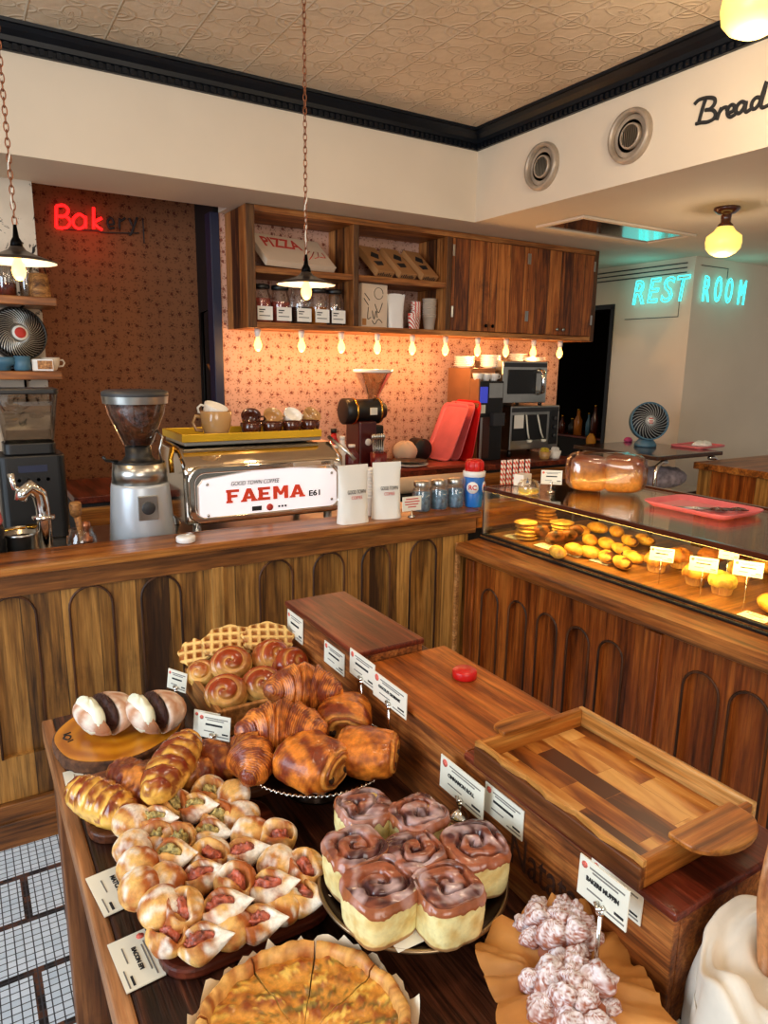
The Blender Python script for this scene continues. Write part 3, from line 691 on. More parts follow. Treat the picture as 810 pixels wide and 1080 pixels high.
for pl in ([[(342, 712), (360, 708), (352, 690), (340, 700), (346, 722), (362, 720)]], [[(378, 690), (378, 724)], [(378, 702), (396, 690)]], [[(408, 690), (420, 716)], [(434, 688), (416, 738), (408, 742)]]):
    mb = MB(); strokes(mb, pl, cvb, .007); mb.build('unlit_letter', M['darkgrey'], bak)
mb = MB(); strokes(mb, [[(200, 726), (300, 730), (330, 736), (440, 738)], [(452, 690), (456, 770)]], cvb, .004); mb.build('wire', M['darkgrey'], bak)
point('neon_glow', (.78, 4.52, 2.22), .5, (1, .04, .03), .08)

t = thing('stair_handrail', 'thin black metal handrail frame with a sloping flat bar beside the navy post', 'handrail', (1.30, 4.42, 0))
hq = lambda px, py, y=4.42: P(px, py, 1, y)-Vector((1.30, 4.42, 0))
a_, b_2 = hq(213, 330), hq(221, 327)
MB().tube([(a_.x, 0, 0), a_, b_2, (b_2.x, 0, .0)], .011, 8).build('post', M['black_metal'], t)
MB().tube([hq(219, 384, 4.40), hq(243, 432, 4.40)], .03, 4, sy=.3).build('sloping_bar', M['cup_d'], t)
# ------------------------------------------------------------------ left shelves on the distressed wall
PY_ = 4.02
def wall_shelf(zc, x1, label):
    t = thing('wall_shelf', label, 'shelf', (-.6, PY_, zc)); 
    MB().box(0, x1+.6, -.30, -.002, -.02, .02).build('board', M['ledge'], t, .004)
    for x in (.3, x1+.6-.14): MB().tube([(x, -.26, -.021), (x, -.012, -.021), (x, -.012, -.14)], .006, 6).build('bracket', M['black_metal'], t)
    return t
ya = PY_-.30
zA = P(30, 317, 1, ya).z; zB_ = P(30, 396, 1, ya).z
wall_shelf(zA, P(60, 317, 1, ya).x, 'upper oak wall shelf holding glass lamps and jars on the distressed wall')
wall_shelf(zB_, P(66, 396, 1, ya).x, 'lower oak wall shelf under the black fan on the distressed wall')
def fan(name, label, c, r, face, body, grille, badge, tilt=0.):
    """bowl-backed desk fan; face = horizontal heading of its front"""
    t = thing(name, label, 'fan', c, face)
    Mt = Matrix.Translation((0, 0, r*1.35)) @ Matrix.Rotation(tilt, 4, 'Y')
    mb = MB().lathe([(0, -r*.85), (r*.45, -r*.8), (r*.78, -r*.5), (r*.98, -.04), (r, 0), (r, .012), (r*.93, .014), (r*.93, -.01), (r*.5, -r*.5), (0, -r*.55)], 40, axis='X'); mb.xform(Mt); mb.build('housing', body, t)
    mb = MB().lathe([(0, -.02), (r*.93, -.004), (r*.93, -.008), (0, -.028)], 36, axis='X'); mb.xform(Mt); mb.build('dark_inner_disc', M['black'], t)  # black disc added behind the ribs to darken the housing's inside
    nr = 44 if body is M['black'] else 26
    for k in range(nr):
        a0 = 2*PI*k/nr; pts = []
        for j in range(7):
            q = r*(.27+.66*j/6); a_ = a0+.75*j/6; pts.append((.012+.012*(1-(j/6)**2), q*math.cos(a_), q*math.sin(a_)))
        mb = MB().tube(pts, .0022, 5); mb.xform(Mt); mb.build('grille_rib', grille, t)
    mb = MB().lathe([(0, .03), (r*.26, .03), (r*.28, .024), (r*.28, .012), (0, .012)], 24, axis='X'); mb.xform(Mt); h = mb.build('hub', badge[0], t)
    if badge[1]:
        mb = MB().lathe([(0, .0315), (r*.2, .0315), (r*.2, .03), (0, .03)], 4 if badge[2] else 24, axis='X'); mb.xform(Mt); mb.build('badge', badge[1], t)
        mb = MB(); 
        for (a1, q) in ((0., .11), (.0, -.02), (0., -.12)): mb.box(.0316, .0326, -r*.1, r*.1, q*r-.004*1, q*r+.003)
        mb.xform(Mt); mb.build('badge_mark', M['red_ink'], t)
    MB().lathe([(r*.55, 0), (r*.58, .01), (r*.5, .03), (r*.34, r*.4), (r*.36, r*.62)], 28, (-r*.3, 0, 0)).build('base', body, t)
    return t
dirv = math.atan2(-3.3, -.1)
cf = P(23, 384, 1, 3.86); fan('desk_fan', 'black bowl-shaped fan with a red badge on the lower wall shelf', (cf.x, 3.89, zB_+.021), .128, math.radians(-78), M['black'], M['steel'], (M['paper'], M['red_ink'], False), -.15)

def jar(name, label, c, r, h, glassm, fill=None, cat='jar', lid=None, fh=.8, group=None):
    t = thing(name, label, cat, c, group=group)
    MB().lathe([(r*.9, 0), (r, .006), (r, h*.74), (r*.8, h*.86), (r*.8, h)], 20).build('jar_glass', glassm, t)
    if fill: MB().lathe([(r*.86, .003), (r*.93, .008), (r*.93, h*fh*.74), (0, h*fh*.78)], 18).build('contents', fill, t)
    if lid: MB().lathe([(r*.86, h-.012), (r*.88, h-.01), (r*.88, h+.008), (r*.8, h+.011), (0, h+.012)], 20).build('lid', lid, t)
    return t
za = zA+.021
M['coral'] = plain('dried_petals', (150, 60, 46), .7, var=.5, scale=60); M['amber'] = plain('amber_oil', (178, 104, 34), .15, var=.3)
jar('glass_jar', 'clear glass jar at the left end of the upper wall shelf', (P(6, 300, 1, 3.85).x, 3.85, za), .045, .17, M['smoke'], M['coral'], fh=.5)
jar('glass_jar', 'tall pale glass bottle beside the bulb on the upper wall shelf', (P(28, 300, 1, 3.87).x, 3.87, za), .032, .20, M['smoke'], None, lid=M['steel'])
wk = thing('basket', 'small golden wicker lantern at the right end of the upper wall shelf', 'basket', (P(41, 300, 1, 3.85).x, 3.85, za))
MB().lathe([(.05, 0), (.052, .004), (.042, .11), (.036, .115), (.034, .11), (.046, .004)], 20).build('body', M['wicker'], wk)
MB().tube([(-.04, 0, .1), (-.02, 0, .17), (.02, 0, .17), (.04, 0, .1)], .003, 6).build('handle', M['black_metal'], wk)
zb = zB_+.021
cup_ = thing('cup', 'blue enamel bowl at the left end of the lower wall shelf', 'cup', (P(4, 388, 1, 3.78).x, 3.78, zb))
MB().lathe([(.03, 0), (.032, .02), (.058, .03), (.06, .062), (.056, .062), (.052, .032), (0, .03)], 24).build('bowl', M['slate'], cup_)
cup2 = thing('cup', 'small dark mug with a pale rim under the black fan', 'cup', (P(24, 388, 1, 3.76).x, 3.76, zb))
MB().lathe([(.03, 0), (.036, .006), (.036, .068), (.032, .068), (.03, .008), (0, .008)], 20).build('body', M['slate'], cup2)
cl = thing('table_clock', 'small white block with a wooden face at the right end of the lower wall shelf', 'clock', (P(46, 390, 1, 3.76).x, 3.76, zb), -.2)
MB().box(-.046, .046, -.02, .02, 0, .055).build('case', M['white'], cl, .003); MB().box(-.022, .042, -.022, -.0195, .008, .048).build('face', M['pale_wood'], cl)
def mug(label, c, mat, rz=0., s=1., lie=None, group=None, cat='mug'):
    t = thing('coffee_mug', label, cat, c, rz, group)
    if lie is not None: t.rotation_euler = lie
    MB().lathe([(.026*s, 0), (.030*s, .004*s), (.042*s, .03*s), (.046*s, .062*s), (.044*s, .064*s), (.039*s, .03*s), (.02*s, .008*s), (0, .008*s)], 28).build('cup_body', mat, t)
    MB().tube([(.041*s, 0, .05*s), (.058*s, 0, .052*s), (.066*s, 0, .038*s), (.058*s, 0, .022*s), (.038*s, 0, .02*s)], .0045*s, 8).build('handle', mat, t)
    return t
mug('cream mug hanging its handle past the fan on the lower wall shelf', (P(53, 384, 1, 3.93).x, 3.93, zb), M['linen'], 0., 1.)

# ------------------------------------------------------------------ left end of the worktop: blender, tap, canisters
WT = .867
bl = thing('blender', 'black bar blender with a square clear jug under the wall shelves', 'blender', (P(38, 560, 1, 3.05).x, 3.03, .896 if False else WT), 0)
zz = lambda py, y=3.0: P(40, py, 1, y).z-WT
MB().prism(rrect(-.115, .115, -.10, .10, .03), 0, zz(478), 'Z').build('motor_base', M['black'], bl, .006)
MB().prism(rrect(-.09, .09, -.075, .075, .025), zz(478)+.001, zz(466), 'Z').build('collar', M['black'], bl, .004)
def ring_sq(z, hx): return rrect(-hx, hx, -hx*.85, hx*.85, .02)
mb = MB(); zz0, zz1 = zz(466), zz(415)
a_ = [ (p[0], p[1], zz0) for p in ring_sq(0, .085)]; b2 = [(p[0], p[1], zz1) for p in ring_sq(0, .108)]
n = len(a_); mb.add(a_+b2, [(i, (i+1) % n, n+(i+1) % n, n+i) for i in range(n)]+[tuple(range(n))], True)
mb.build('jug', M['smoke'], bl)
MB().prism(rrect(-.112, .112, -.095, .095, .02), zz1, zz1+.02, 'Z').build('lid', M['black'], bl, .004)
MB().box(-.05, .05, -.102, -.0995, zz(495), zz(488)).build('control_panel', M['navy'], bl)
for k in range(4): MB().lathe([(.007, 0), (.007, .005), (0, .006)], 10, (-.05+.033*k, -.1, zz(503)), 'Y').build('button', M['steel'], bl)
tp = thing('tap', 'polished chrome swan-neck tap on the service counter, left of the grinder', 'tap', (P(50, 590, 1, 2.56).x, 2.56, WT))
ht = P(50, 512, 1, 2.56).z-WT
MB().tube([(0, 0, 0), (0, 0, ht*.72), (-.008, -.004, ht*.9), (-.035, -.012, ht), (-.06, -.02, ht*.93), (-.066, -.022, ht*.85)], [.022, .022, .024, .026, .022, .018], 16).build('spout', M['chrome'], tp)
MB().lathe([(.034, ht*.58), (.036, ht*.6), (.036, ht*.615), (.034, ht*.63)], 20).build('collar', M['chrome'], tp)
MB().lathe([(.032, 0), (.034, .008), (.024, .016)], 20).build('base', M['chrome'], tp)
MB().tube([(-.04, 0, ht*.95), (-.08, -.01, ht*1.0), (-.086, -.012, ht*1.18)], [.009, .008, .011], 10).build('lever', M['chrome'], tp)
def canister(label, c, r, h, fillm=None):
    t = thing('steel_canister', label, 'canister', c)
    MB().lathe([(r*.98, 0), (r, .004), (r, h-.006), (r*1.05, h-.003), (r*1.05, h+.004), (r*.95, h+.004), (r*.93, .01), (0, .008)], 26).build('body', M['steel'], t)
    if fillm: MB().lathe([(r*.93, h*.9), (0, h*.91)], 20).build('contents', fillm, t)
    return t
M['grounds'] = plain('coffee_grounds', (52, 30, 18), .9, var=.5, scale=120)
canister('nearer steel knock-box canister at the left end of the service counter', (P(29, 590, 1, 2.60).x-.012, 2.60, WT), .050, P(31, 574, 1, 2.56).z-WT+.03, M['grounds'])
canister('farther steel canister holding a brass spoon at the left end of the counter', (P(24, 590, 1, 2.72).x, 2.72, WT), .056, P(24, 565, 1, 2.72).z-WT+.02, M['grounds'])
sp1 = thing('spoon', 'brass measuring spoon resting on the farther steel canister', 'spoon', (P(24, 562, 1, 2.72).x, 2.72, P(24, 562, 1, 2.72).z+.012))
MB().tube([(-.07, 0, 0), (.01, 0, .006)], .004, 8).build('handle', M['brass'], sp1); MB().lathe([(.0, -.012), (.014, -.009), (.022, .002), (.020, .003), (.0, -.007)], 16, (.03, 0, .01)).build('bowl', M['brass'], sp1)
gj = jar('glass_jar', 'glass jar of brushes and tampers between the tap and the grinder', (P(88, 590, 1, 2.6).x, 2.6, WT), .05, .10, M['glass'], M['grounds'], lid=None, fh=.3)
br = thing('brush', 'wooden-handled bristle brush standing in the glass jar', 'brush', (P(86, 585, 1, 2.6).x, 2.6, WT+.08))
MB().tube([(.006, 0, -.03), (0, 0, .03), (-.006, 0, .07)], [.008, .01, .012], 10).build('handle', M['pale_wood'], br)
MB().lathe([(.012, .065), (.019, .075), (.021, .11), (.016, .118), (0, .12)], 16, (-.008, 0, 0)).build('bristles', M['wicker'], br)
tm = thing('tamper', 'small copper-topped tamper lying in the glass jar', 'tamper', (P(93, 580, 1, 2.57).x, 2.57, WT+.055), 0)
MB().lathe([(.018, 0), (.02, .004), (.02, .02), (.008, .028), (.008, .045), (.015, .06), (.012, .075), (0, .078)], 16).build('body', M['copper'], tm)
bo = thing('bottle', 'dark bottle with a red and white label at the left edge of the counter', 'bottle', (P(1, 590, 1, 2.5).x-.03, 2.575, WT))
MB().lathe([(.05, 0), (.052, .005), (.052, .13), (.046, .15)], 24).build('body', M['black'], bo); MB().lathe([(.046, .15), (.05, .16), (.03, .27), (.0, .275)], 24).build('cap_cover', M['pink'], bo)
# ------------------------------------------------------------------ coffee grinder
GY = 2.645
gx = P(152, 580, 1, GY).x; gz = lambda py: P(152, py, 1, GY).z-WT
gr = thing('coffee_grinder', 'silver conical coffee grinder with a bean hopper, left of the espresso machine', 'coffee grinder', (gx, GY, WT))
zt = gz(508)
MB().lathe([(.118, 0), (.12, .004), (.103, zt-.012), (.10, zt)], 40).build('body', plain('silver_paint', (186, 192, 198), .35, .35, .04), gr)
MB().lathe([(.099, zt), (.092, gz(487))], 36).build('neck', M['steel'], gr)
MB().lathe([(.092, gz(487)), (.06, gz(487)+.006), (.046, gz(480)), (.046, gz(470))], 30).build('collar', M['black'], gr)
MB().lathe([(.042, gz(470)), (.052, gz(468)), (.098, gz(436)), (.112, gz(415))], 36, cap=False).build('hopper', M['glass'], gr)
M['beans'] = plain('coffee_beans', (84, 46, 28), .3, var=.85, scale=75, bmp=1.)
MB().lathe([(.1115, gz(425)), (.1145, gz(417))], 36, cap=False).build('steel_band', M['steel'], gr)
MB().lathe([(.0, gz(470)), (.046, gz(468)), (.092, gz(437)), (.103, gz(424)), (0, gz(421))], 30).build('coffee_beans', M['beans'], gr)
MB().lathe([(.112, gz(419)), (.115, gz(417)), (.115, gz(413)), (.10, gz(411)), (0, gz(410.5))], 36).build('lid', M['darkgrey'], gr)
MB().box(-.035, .035, -.114, -.098, zt*.5, zt*.86).xform(Matrix.Rotation(-.0, 4, 'X')).build('maker_plate', M['steel'], gr, .002)
MB().lathe([(0, -.117), (.02, -.117), (.024, -.1145), (.024, -.113)], 20, (0, 0, zt*.68), 'Y').build('plate_emblem', M['darkgrey'], gr)
MB().tube([(-.08, -.03, gz(484)), (-.12, -.04, gz(482)), (-.13, -.045, gz(478))], .006, 8).build('dosing_lever', M['black'], gr)
MB().tube([(.07, -.05, gz(487)), (.06, -.07, gz(472)), (.075, -.06, gz(460)), (.06, -.02, gz(452))], .004, 8).build('wire_bail', M['steel'], gr)

# ------------------------------------------------------------------ espresso machine
EY = 2.60
em = thing('espresso_machine', 'chrome espresso machine with a lit white FAEMA panel on the service counter', 'espresso machine', (P(197, 560, 1, EY).x-.0, EY, WT))
ew = P(362, 540, 1, EY).x-em.location.x; ez = lambda px, py: P(px, py, 1, EY).z-WT
zb0, zb1, zt1 = ez(200, 556), ez(196, 492), ez(240, 474)
M['mirror'] = plain('mirror_chrome', (214, 204, 190), .07, 1, .03)
pr_ = [(.012, zb0), (0, zb0+.02), (0, zb1-.03), (.006, zb1-.008), (.03, zb1+.012), (.10, zt1), (.36, zt1+.01), (.40, zt1-.01), (.40, zb0)]
MB().prism([(p[0], p[1]) for p in pr_], 0, ew, 'X').build('body', M['mirror'], em, .018, 4)
def ringframe(x0, x1, z0, z1, rad, inn, y0, y1):
    mb = MB(); o = rrect(x0, x1, z0, z1, rad); i_ = rrect(x0+inn, x1-inn, z0+inn, z1-inn, rad*.8); n = len(o)
    V = [(p[0], y1, p[1]) for p in o]+[(p[0], y0, p[1]) for p in o]+[(p[0], y0, p[1]) for p in i_]+[(p[0], y1, p[1]) for p in i_]
    F = []
    for s_ in range(3):
        for k in range(n): F.append((s_*n+k, s_*n+(k+1) % n, (s_+1)*n+(k+1) % n, (s_+1)*n+k))
    return mb.add(V, F)
ringframe(.008, ew-.008, zb0+.008, zb1-.004, .05, .026, -.022, 0).build('front_frame', M['mirror'], em, .006, 3)
pz0, pz1 = ez(212, 549), ez(212, 508)
px0, px1 = .05, ew-.04
pm = (pz0+pz1)/2
poly = [(px0+.012, pz0), (px0+.2, pz0-.012), (px1-.2, pz0-.01), (px1-.012, pz0+.014), (px1, pz0+.03), (px1, pz1-.0), (px1-.015, pz1+.016), (px1-.2, pz1+.032), (px0+.22, pz1+.030), (px0+.02, pz1+.006), (px0, pz1-.02), (px0, pz0+.014)]
def lit_panel():
    m, nt, b = newmat('lit_acrylic', .3, 0, C(238, 238, 244)); b.inputs['Emission Color'].default_value = C(255, 240, 240); b.inputs['Emission Strength'].default_value = .42; return m
MB().prism(poly, -.016, -.001, 'Y').build('light_panel', lit_panel(), em, .002)
xc_, zc_ = (px0+px1)/2, pm+.008
M['orange_red'] = plain('orange_red_print', (226, 66, 34), .5)
up_ = (0, 0, 1)
def block(ch, x, z, w_, h_):
    t1 = w_*.30; q = h_*.25; Y0, Y1 = -.0190, -.0162; mb = MB()
    def pc(*p): k = len(mb.v)*.000012; mb.prism([(x+a*w_, z+b*h_) for a, b in p], Y0-k, Y1, 'Y')
    if ch in 'FE':
        pc((0, 0), (.34, 0), (.34, 1), (0, 1)); pc((-.08, .80), (1, .80), (1, 1), (-.08, 1)); pc((.3, .40), (.86, .40), (.86, .60), (.3, .60))
        if ch == 'E': pc((-.08, 0), (1, 0), (1, .22), (-.08, .22))
        else: pc((-.08, 0), (.46, 0), (.46, .16), (-.08, .16))
    elif ch == 'A':
        pc((-.08, 0), (.26, 0), (.62, 1), (.34, 1)); pc((.76, 0), (1.10, 0), (.66, 1), (.38, 1)); pc((.2, .20), (.84, .20), (.76, .40), (.26, .40)); pc((-.14, 0), (.34, 0), (.34, .14), (-.10, .14)); pc((.66, 0), (1.16, 0), (1.12, .14), (.66, .14))
    else:
        pc((0, 0), (.26, 0), (.26, 1), (0, 1)); pc((.74, 0), (1, 0), (1, 1), (.74, 1)); pc((.0, 1), (.30, 1), (.60, .30), (.42, .30)); pc((1, 1), (.70, 1), (.40, .30), (.58, .30))
    return mb.build('maker_letter', M['orange_red'], em)
lx_ = xc_-.185
for ch, w_ in zip('FAEMA', (.048, .054, .048, .064, .054)): block(ch, lx_, zc_-.022, w_, .052); lx_ += w_+.0135
text('model_lettering', 'E61', .032, M['ink'], em, (xc_+.190, -.0175, zc_-.012), (1, 0, 0), up_, .001, .0008, .05)
text('shop_lettering', 'GOOD TOWN COFFEE', .024, M['ink'], em, (xc_-.07, -.0175, zc_+.052), (1, 0, 0), up_, .0008, 0, .2, .25)
mb = MB().box(xc_-.085, xc_-.045, -.0185, -.0165, zc_-.062, zc_-.044); mb.build('shield_mark', M['ink'], em)
MB().lathe([(0, -.0185), (.014, -.0185), (.014, -.0165)], 18, (xc_-.01, 0, zc_-.053), 'Y').build('round_mark', M['red_ink'], em)
for k in range(3): MB().lathe([(0, -.0185), (.0045, -.0185), (.0045, -.0165)], 10, (xc_+.03+.014*k, 0, zc_-.053), 'Y').build('dot', M['ink'], em)
for (x, z) in ((px0+.03, pz0+.02), (px0+.03, pz1-.01), (px1-.025, pz0+.04), (px1-.025, pz1)): MB().lathe([(.006, -.014), (.006, -.02), (.003, -.022), (0, -.022)], 10, (x, 0, z), 'Y').build('screw', M['steel'], em)
tz0 = zt1+.012; tz1 = P(200, 462, 1, 2.70).z-WT
MB().box(.03, ew-.06, .09, .37, tz0-.004, tz0+.012).build('cup_tray', M['steel'], em, .003)
rl = MB(); 
for (a, b2, c_, e) in ((.02, ew-.06, .082, .09), (.02, ew-.06, .37, .378), (.02, .028, .09, .37), (ew-.068, ew-.06, .09, .37)): rl.box(a, b2, c_, e, tz0+.012, tz0+.042)
rl.build('cup_rail', plain('yellow_gold_rail', (226, 176, 40), .3, .5), em, .002)
for (x, y) in ((.05, .03), (ew-.06, .03), (.05, .36), (ew-.06, .36)): MB().lathe([(.022, 0), (.024, .004), (.017, .02), (.017, zb0+.004)], 16, (x, y, 0)).build('foot', M['steel'], em)
MB().tube([(.02, .12, zb1+.03), (-.01, .09, zb1+.06), (-.02, .08, zb1+.06), (-.03, .07, zb1+.02), (-.03, .06, zb1-.03)], .010, 10).build('steam_pipe', M['brass'], em)
MB().tube([(ew-.02, .10, zt1+.02), (ew+.02, .02, zt1-.03), (ew+.05, -.01, zt1-.07)], .008, 8).build('side_bracket', M['steel'], em)
eL = em.location; tz_ = WT+tz0+.013
mug('large tan stoneware mug at the left end of the espresso machine top', (P(229, 462, 1, 2.74).x, 2.745, tz_), M['tan_cup'], PI-.3, 1.36).scale = (1, 1, 1.3)
mug('white mug stacked tilted in the large tan mug on the espresso machine', (P(229, 462, 1, 2.74).x-.012, 2.765, tz_+.072), M['white'], PI, 1.05, (-.3, -.25, PI))
for i, (px, y, l) in enumerate(((265, 2.75, 'brown glazed mug next to the tan mug on the espresso machine'), (287, 2.76, 'second brown glazed mug from the left on the espresso machine'), (308, 2.77, 'third brown glazed mug from the left on the espresso machine'), (327, 2.78, 'rightmost brown glazed mug on the espresso machine'))):
    mug(l, (P(px, 460, 1, y).x, y, tz_), M['brown_cup'], .9+.3*i, .95)
for i, (px, l) in enumerate(((266, 'brown cup tilted behind the leftmost brown mug, pale inside'), (287, 'tan cup tilted behind the second brown mug'), (306, 'white cup tilted behind the third brown mug'), (325, 'small tan cup tilted behind the rightmost brown mug'))):
    q = P(px, 436, 1, 2.9); mug(l, (q.x, 2.915, tz_+.040), M['tan_cup' if i % 2 else ('brown_cup' if i == 0 else 'white')], 0, .92, (.75, 0, .25*(i-1.5)))
t = thing('lidded_tub', 'small white lidded tub lying in front of the espresso machine foot', 'tub', (P(197, 572, 1, 2.36).x, 2.37, .936)); MB().lathe([(.030, 0), (.033, .003), (.033, .018), (.030, .021), (0, .021)], 28).build('tub_body', M['white'], t)
# ------------------------------------------------------------------ on the ledge
LZ = .936
def bag(label, px, y, w_, h_, rz):
    c = P(px, 552, 1, y); t = thing('coffee_bag', label, 'coffee bag', (c.x, y, LZ), rz)
    def fn(u, v):
        # u height 0..1, v around
        a = v; th = .030*(1-.92*u**1.3)+.002; ww = w_/2*(1-.04*math.sin(u*PI)); z = u*h_
        x = ww*math.copysign(abs(math.cos(a))**.55, math.cos(a)); y_ = th*math.copysign(abs(math.sin(a))**.8, math.sin(a))
        y_ += .004*nz(x*30, z*20, 1, 1, 2)*(1-u)
        return (x, y_, z)
    MB().surf(18, 36, fn, True, False, False).build('pouch', M['paper'], t)
    MB().box(-w_/2, w_/2, -.003, .003, h_-.03, h_+.004).build('heat_seal', M['paper'], t, .001)
    text('print', 'GOOD TOWN', .022, M['ink'], t, (0, -.029, h_*.56), (1, 0, 0), (0, .12, 1), .0006, 0, w_*.6)
    text('print', 'COFFEE', .018, M['red_ink'], t, (0, -.031, h_*.46), (1, 0, 0), (0, .12, 1), .0006, 0, w_*.36)
    return t
bag('left white coffee pouch standing in front of the espresso machine', 372, 2.37, .135, .225, .05)
bag('right white coffee pouch standing next to the espresso machine', 407, 2.385, .125, .225, -.12)
M['blue_wrap'] = plain('blue_sweet_wrappers', (96, 128, 150), .4, var=.55, scale=60, bmp=.6)
for i, (px, l) in enumerate(((447, 'left'), (465, 'middle'), (482, 'right'))):
    c = P(px, 543, 1, 2.41)
    jar('sweet_jar', l+' one of three lidded jars of blue-grey sweets on the counter ledge', (c.x, 2.43, LZ), .040, .118, M['glass'], M['blue_wrap'], lid=M['steel'], fh=.95, group='jars of blue sweets')
sg = thing('counter_sign', 'small white sign on a stand between the coffee pouch and the jars', 'sign', (P(434, 548, 1, 2.345).x, 2.345, LZ))
MB().lathe([(.016, 0), (.016, .004), (.004, .008), (.004, .03)], 14).build('stand', M['steel'], sg); MB().box(-.046, .046, -.002, .002, .026, .086).build('card', M['card'], sg, .001)
mb = MB()
for k, (a, b2) in enumerate(((-.03, .03), (-.036, .036), (-.034, .03), (-.02, .02))): mb.box(a, b2, -.0032, -.002, .074-.011*k, .078-.011*k)
mb.build('print', M['red_ink'], sg)
cu_ = thing('tumbler', 'blue paper tumbler with white roundels holding red lids on the ledge', 'cup', (P(500, 540, 1, 2.40).x, 2.41, LZ))
MB().lathe([(.038, 0), (.039, .003), (.048, .145)], 28).build('cup_body', M['blue'], cu_)
MB().lathe([(.0475, .135), (.050, .137), (.050, .158), (.046, .160)], 28).build('rim_band', M['white'], cu_)
for a in (-2.35, -.95):
    rt = (-math.sin(a), math.cos(a), 0); ra = .0455
    mb = MB().lathe([(0, .0022), (.026, .0022), (.026, 0)], 24); mb.xform(Matrix.Translation((ra*math.cos(a)*1.0, ra*math.sin(a), .09)) @ frame(rt, (0, 0, 1)).to_4x4() @ Matrix.Rotation(PI/2, 4, 'X')); mb.build('roundel', M['white'], cu_)
    text('roundel_lettering', 'RC', .028, M['red_ink'], cu_, (ra*math.cos(a)*1.06, ra*math.sin(a)*1.06, .09), rt, (0, 0, 1), .0006, .001)
for k in range(7):
    a = k*.9; MB().lathe([(.022, 0), (.02, .05), (.008, .06)], 12, (.022*math.cos(a), .022*math.sin(a), .150)).build('red_cover', M['red'], cu_)
def stripes():
    m, nt, b = newmat('spiral_striped_paper', .6); co = nd(nt, 'ShaderNodeTexCoord').outputs['Object']; s = nd(nt, 'ShaderNodeSeparateXYZ', {0: co})
    q = mth(nt, 'FRACT', mth(nt, 'ADD', mth(nt, 'MULTIPLY', s.outputs[2], 42.), mth(nt, 'MULTIPLY', s.outputs[0], 55.)))
    nt.links.new(mixc(nt, mth(nt, 'LESS_THAN', q, .45), C(246, 236, 222), C(216, 70, 54)), b.inputs['Base Color']); return m
M['stripe'] = stripes()
f0 = None
for k in range(16):
    c = P(515+3.2*(k % 10), 550, 1, 2.45+.02*(k//10)); loc = (c.x+.045, 2.425+.018*(k // 10)+.004*(k % 2), .936)
    if f0 is None:
        f0 = MB().lathe([(.0055, 0), (.0055, .19), (.0042, .19), (.0042, .0)], 10).build('paper_straw', M['stripe']); tag(f0, 'red and white striped paper straw in the upright row beside the case', 'straw', 'striped paper straws', loc)
    else: dup(f0, loc)
# ------------------------------------------------------------------ cupboard contents
sz = KZ0+SH+.036; bz = KZ0+.036
M['kraft_box'] = plain('kraft_board', (176, 124, 74), .8, var=.06); M['box_white'] = plain('pizza_box_board', (222, 198, 172), .8, var=.04)
cxp = P(310, 270, 1, KY+.13).x
pb = thing('pizza_box', 'white pizza box with red lettering tilted on the top left cupboard shelf', 'pizza box', (cxp, KY+.145, sz+.098), 0, rot=Matrix.Rotation(math.radians(10), 3, 'Z') @ Matrix.Rotation(math.radians(40), 3, 'X'))
MB().box(-.24, .24, -.12, .14, -.018, .018).build('box_body', M['box_white'], pb, .003)
MB().box(-.242, .242, -.123, .142, .0185, .022).build('lid', M['box_white'], pb, .002)
text('box_lettering', 'PIZZA', .13, M['red_ink'], pb, (-.06, .06, .0225), (1, 0, 0), (0, 1, 0), .0006, .003, .26)
mb = MB()
for k in range(4): mb.tube([(.02+.05*k, -.09+.02*k, .0225), (.06+.05*k, -.03, .0225), (.12+.03*k, .02, .0225)], .003, 4)
mb.build('box_drawing', M['red_ink'], pb)
for i, px in enumerate((396, 420, 443)):
    cx_ = P(px, 270, 1, KY+.14).x
    t = thing('pizza_box', ORD[i]+' kraft box with black print from the left, tilted on the second top shelf', 'pizza box', (cx_, KY+.145, sz+.104), 0, 'kraft boxes on the second top shelf', rot=Matrix.Rotation(math.radians(14), 3, 'Z') @ Matrix.Rotation(math.radians(42), 3, 'X'))
    MB().box(-.074, .074, -.125, .125, -.022, .022).build('box_body', M['kraft_box'], t, .003)
    mb = MB()
    for k in range(7): mb.box(-.060+.017*k, -.051+.017*k, -.1265, -.1245, -.013, .004+.004*(k % 3))
    mb.build('side_print', M['ink'], t)
    mb = MB().prism([(-.04, .02), (.0, .07), (.05, .05), (.02, .0)], .0218, .0232, 'Z').prism([(-.05, -.03), (.03, -.02), (.02, -.06), (-.04, -.07)], .0218, .0232, 'Z'); mb.build('lid_print', M['ink'], t)
for i, px in enumerate((277, 297, 318, 337, 354)):
    x = P(px, 330, 1, KY+.08).x
    fl = (M['coral'], M['coral'], M['grounds'], M['amber'], M['grounds'])[i]
    j = jar('labelled_jar', ORD[i]+' clear labelled jar from the left on the lower left cupboard shelf', (x, KY+.10, bz), .058, .20+.02*(i == 2), M['glass'], fl, lid=M['black'], fh=(.9, .8, .6, .7, .6)[i], group='labelled jars in the cupboard')
    MB().box(-.046, .046, -.0600, -.058, .012, .088).build('label_card', M['paper'], j)
    mb = MB(); mb.box(-.036, .0, -.061, -.0599, .066, .072).box(-.036, -.01, -.061, -.0599, .054, .059).box(-.036, .03, -.061, -.0599, .034, .038); mb.build('label_print', M['ink'], j)
x = P(396, 325, 1, KY+.05).x
t = thing('card_box', 'flat white box with handwritten black script on the lower cupboard shelf', 'box', (x, KY+.06, bz), .12)
MB().box(-.10, .10, 0, .07, 0, .26).build('carton', M['box_white'], t, .003)
mb = MB(); fl = lambda x_, z_: (x_, -.002, z_)
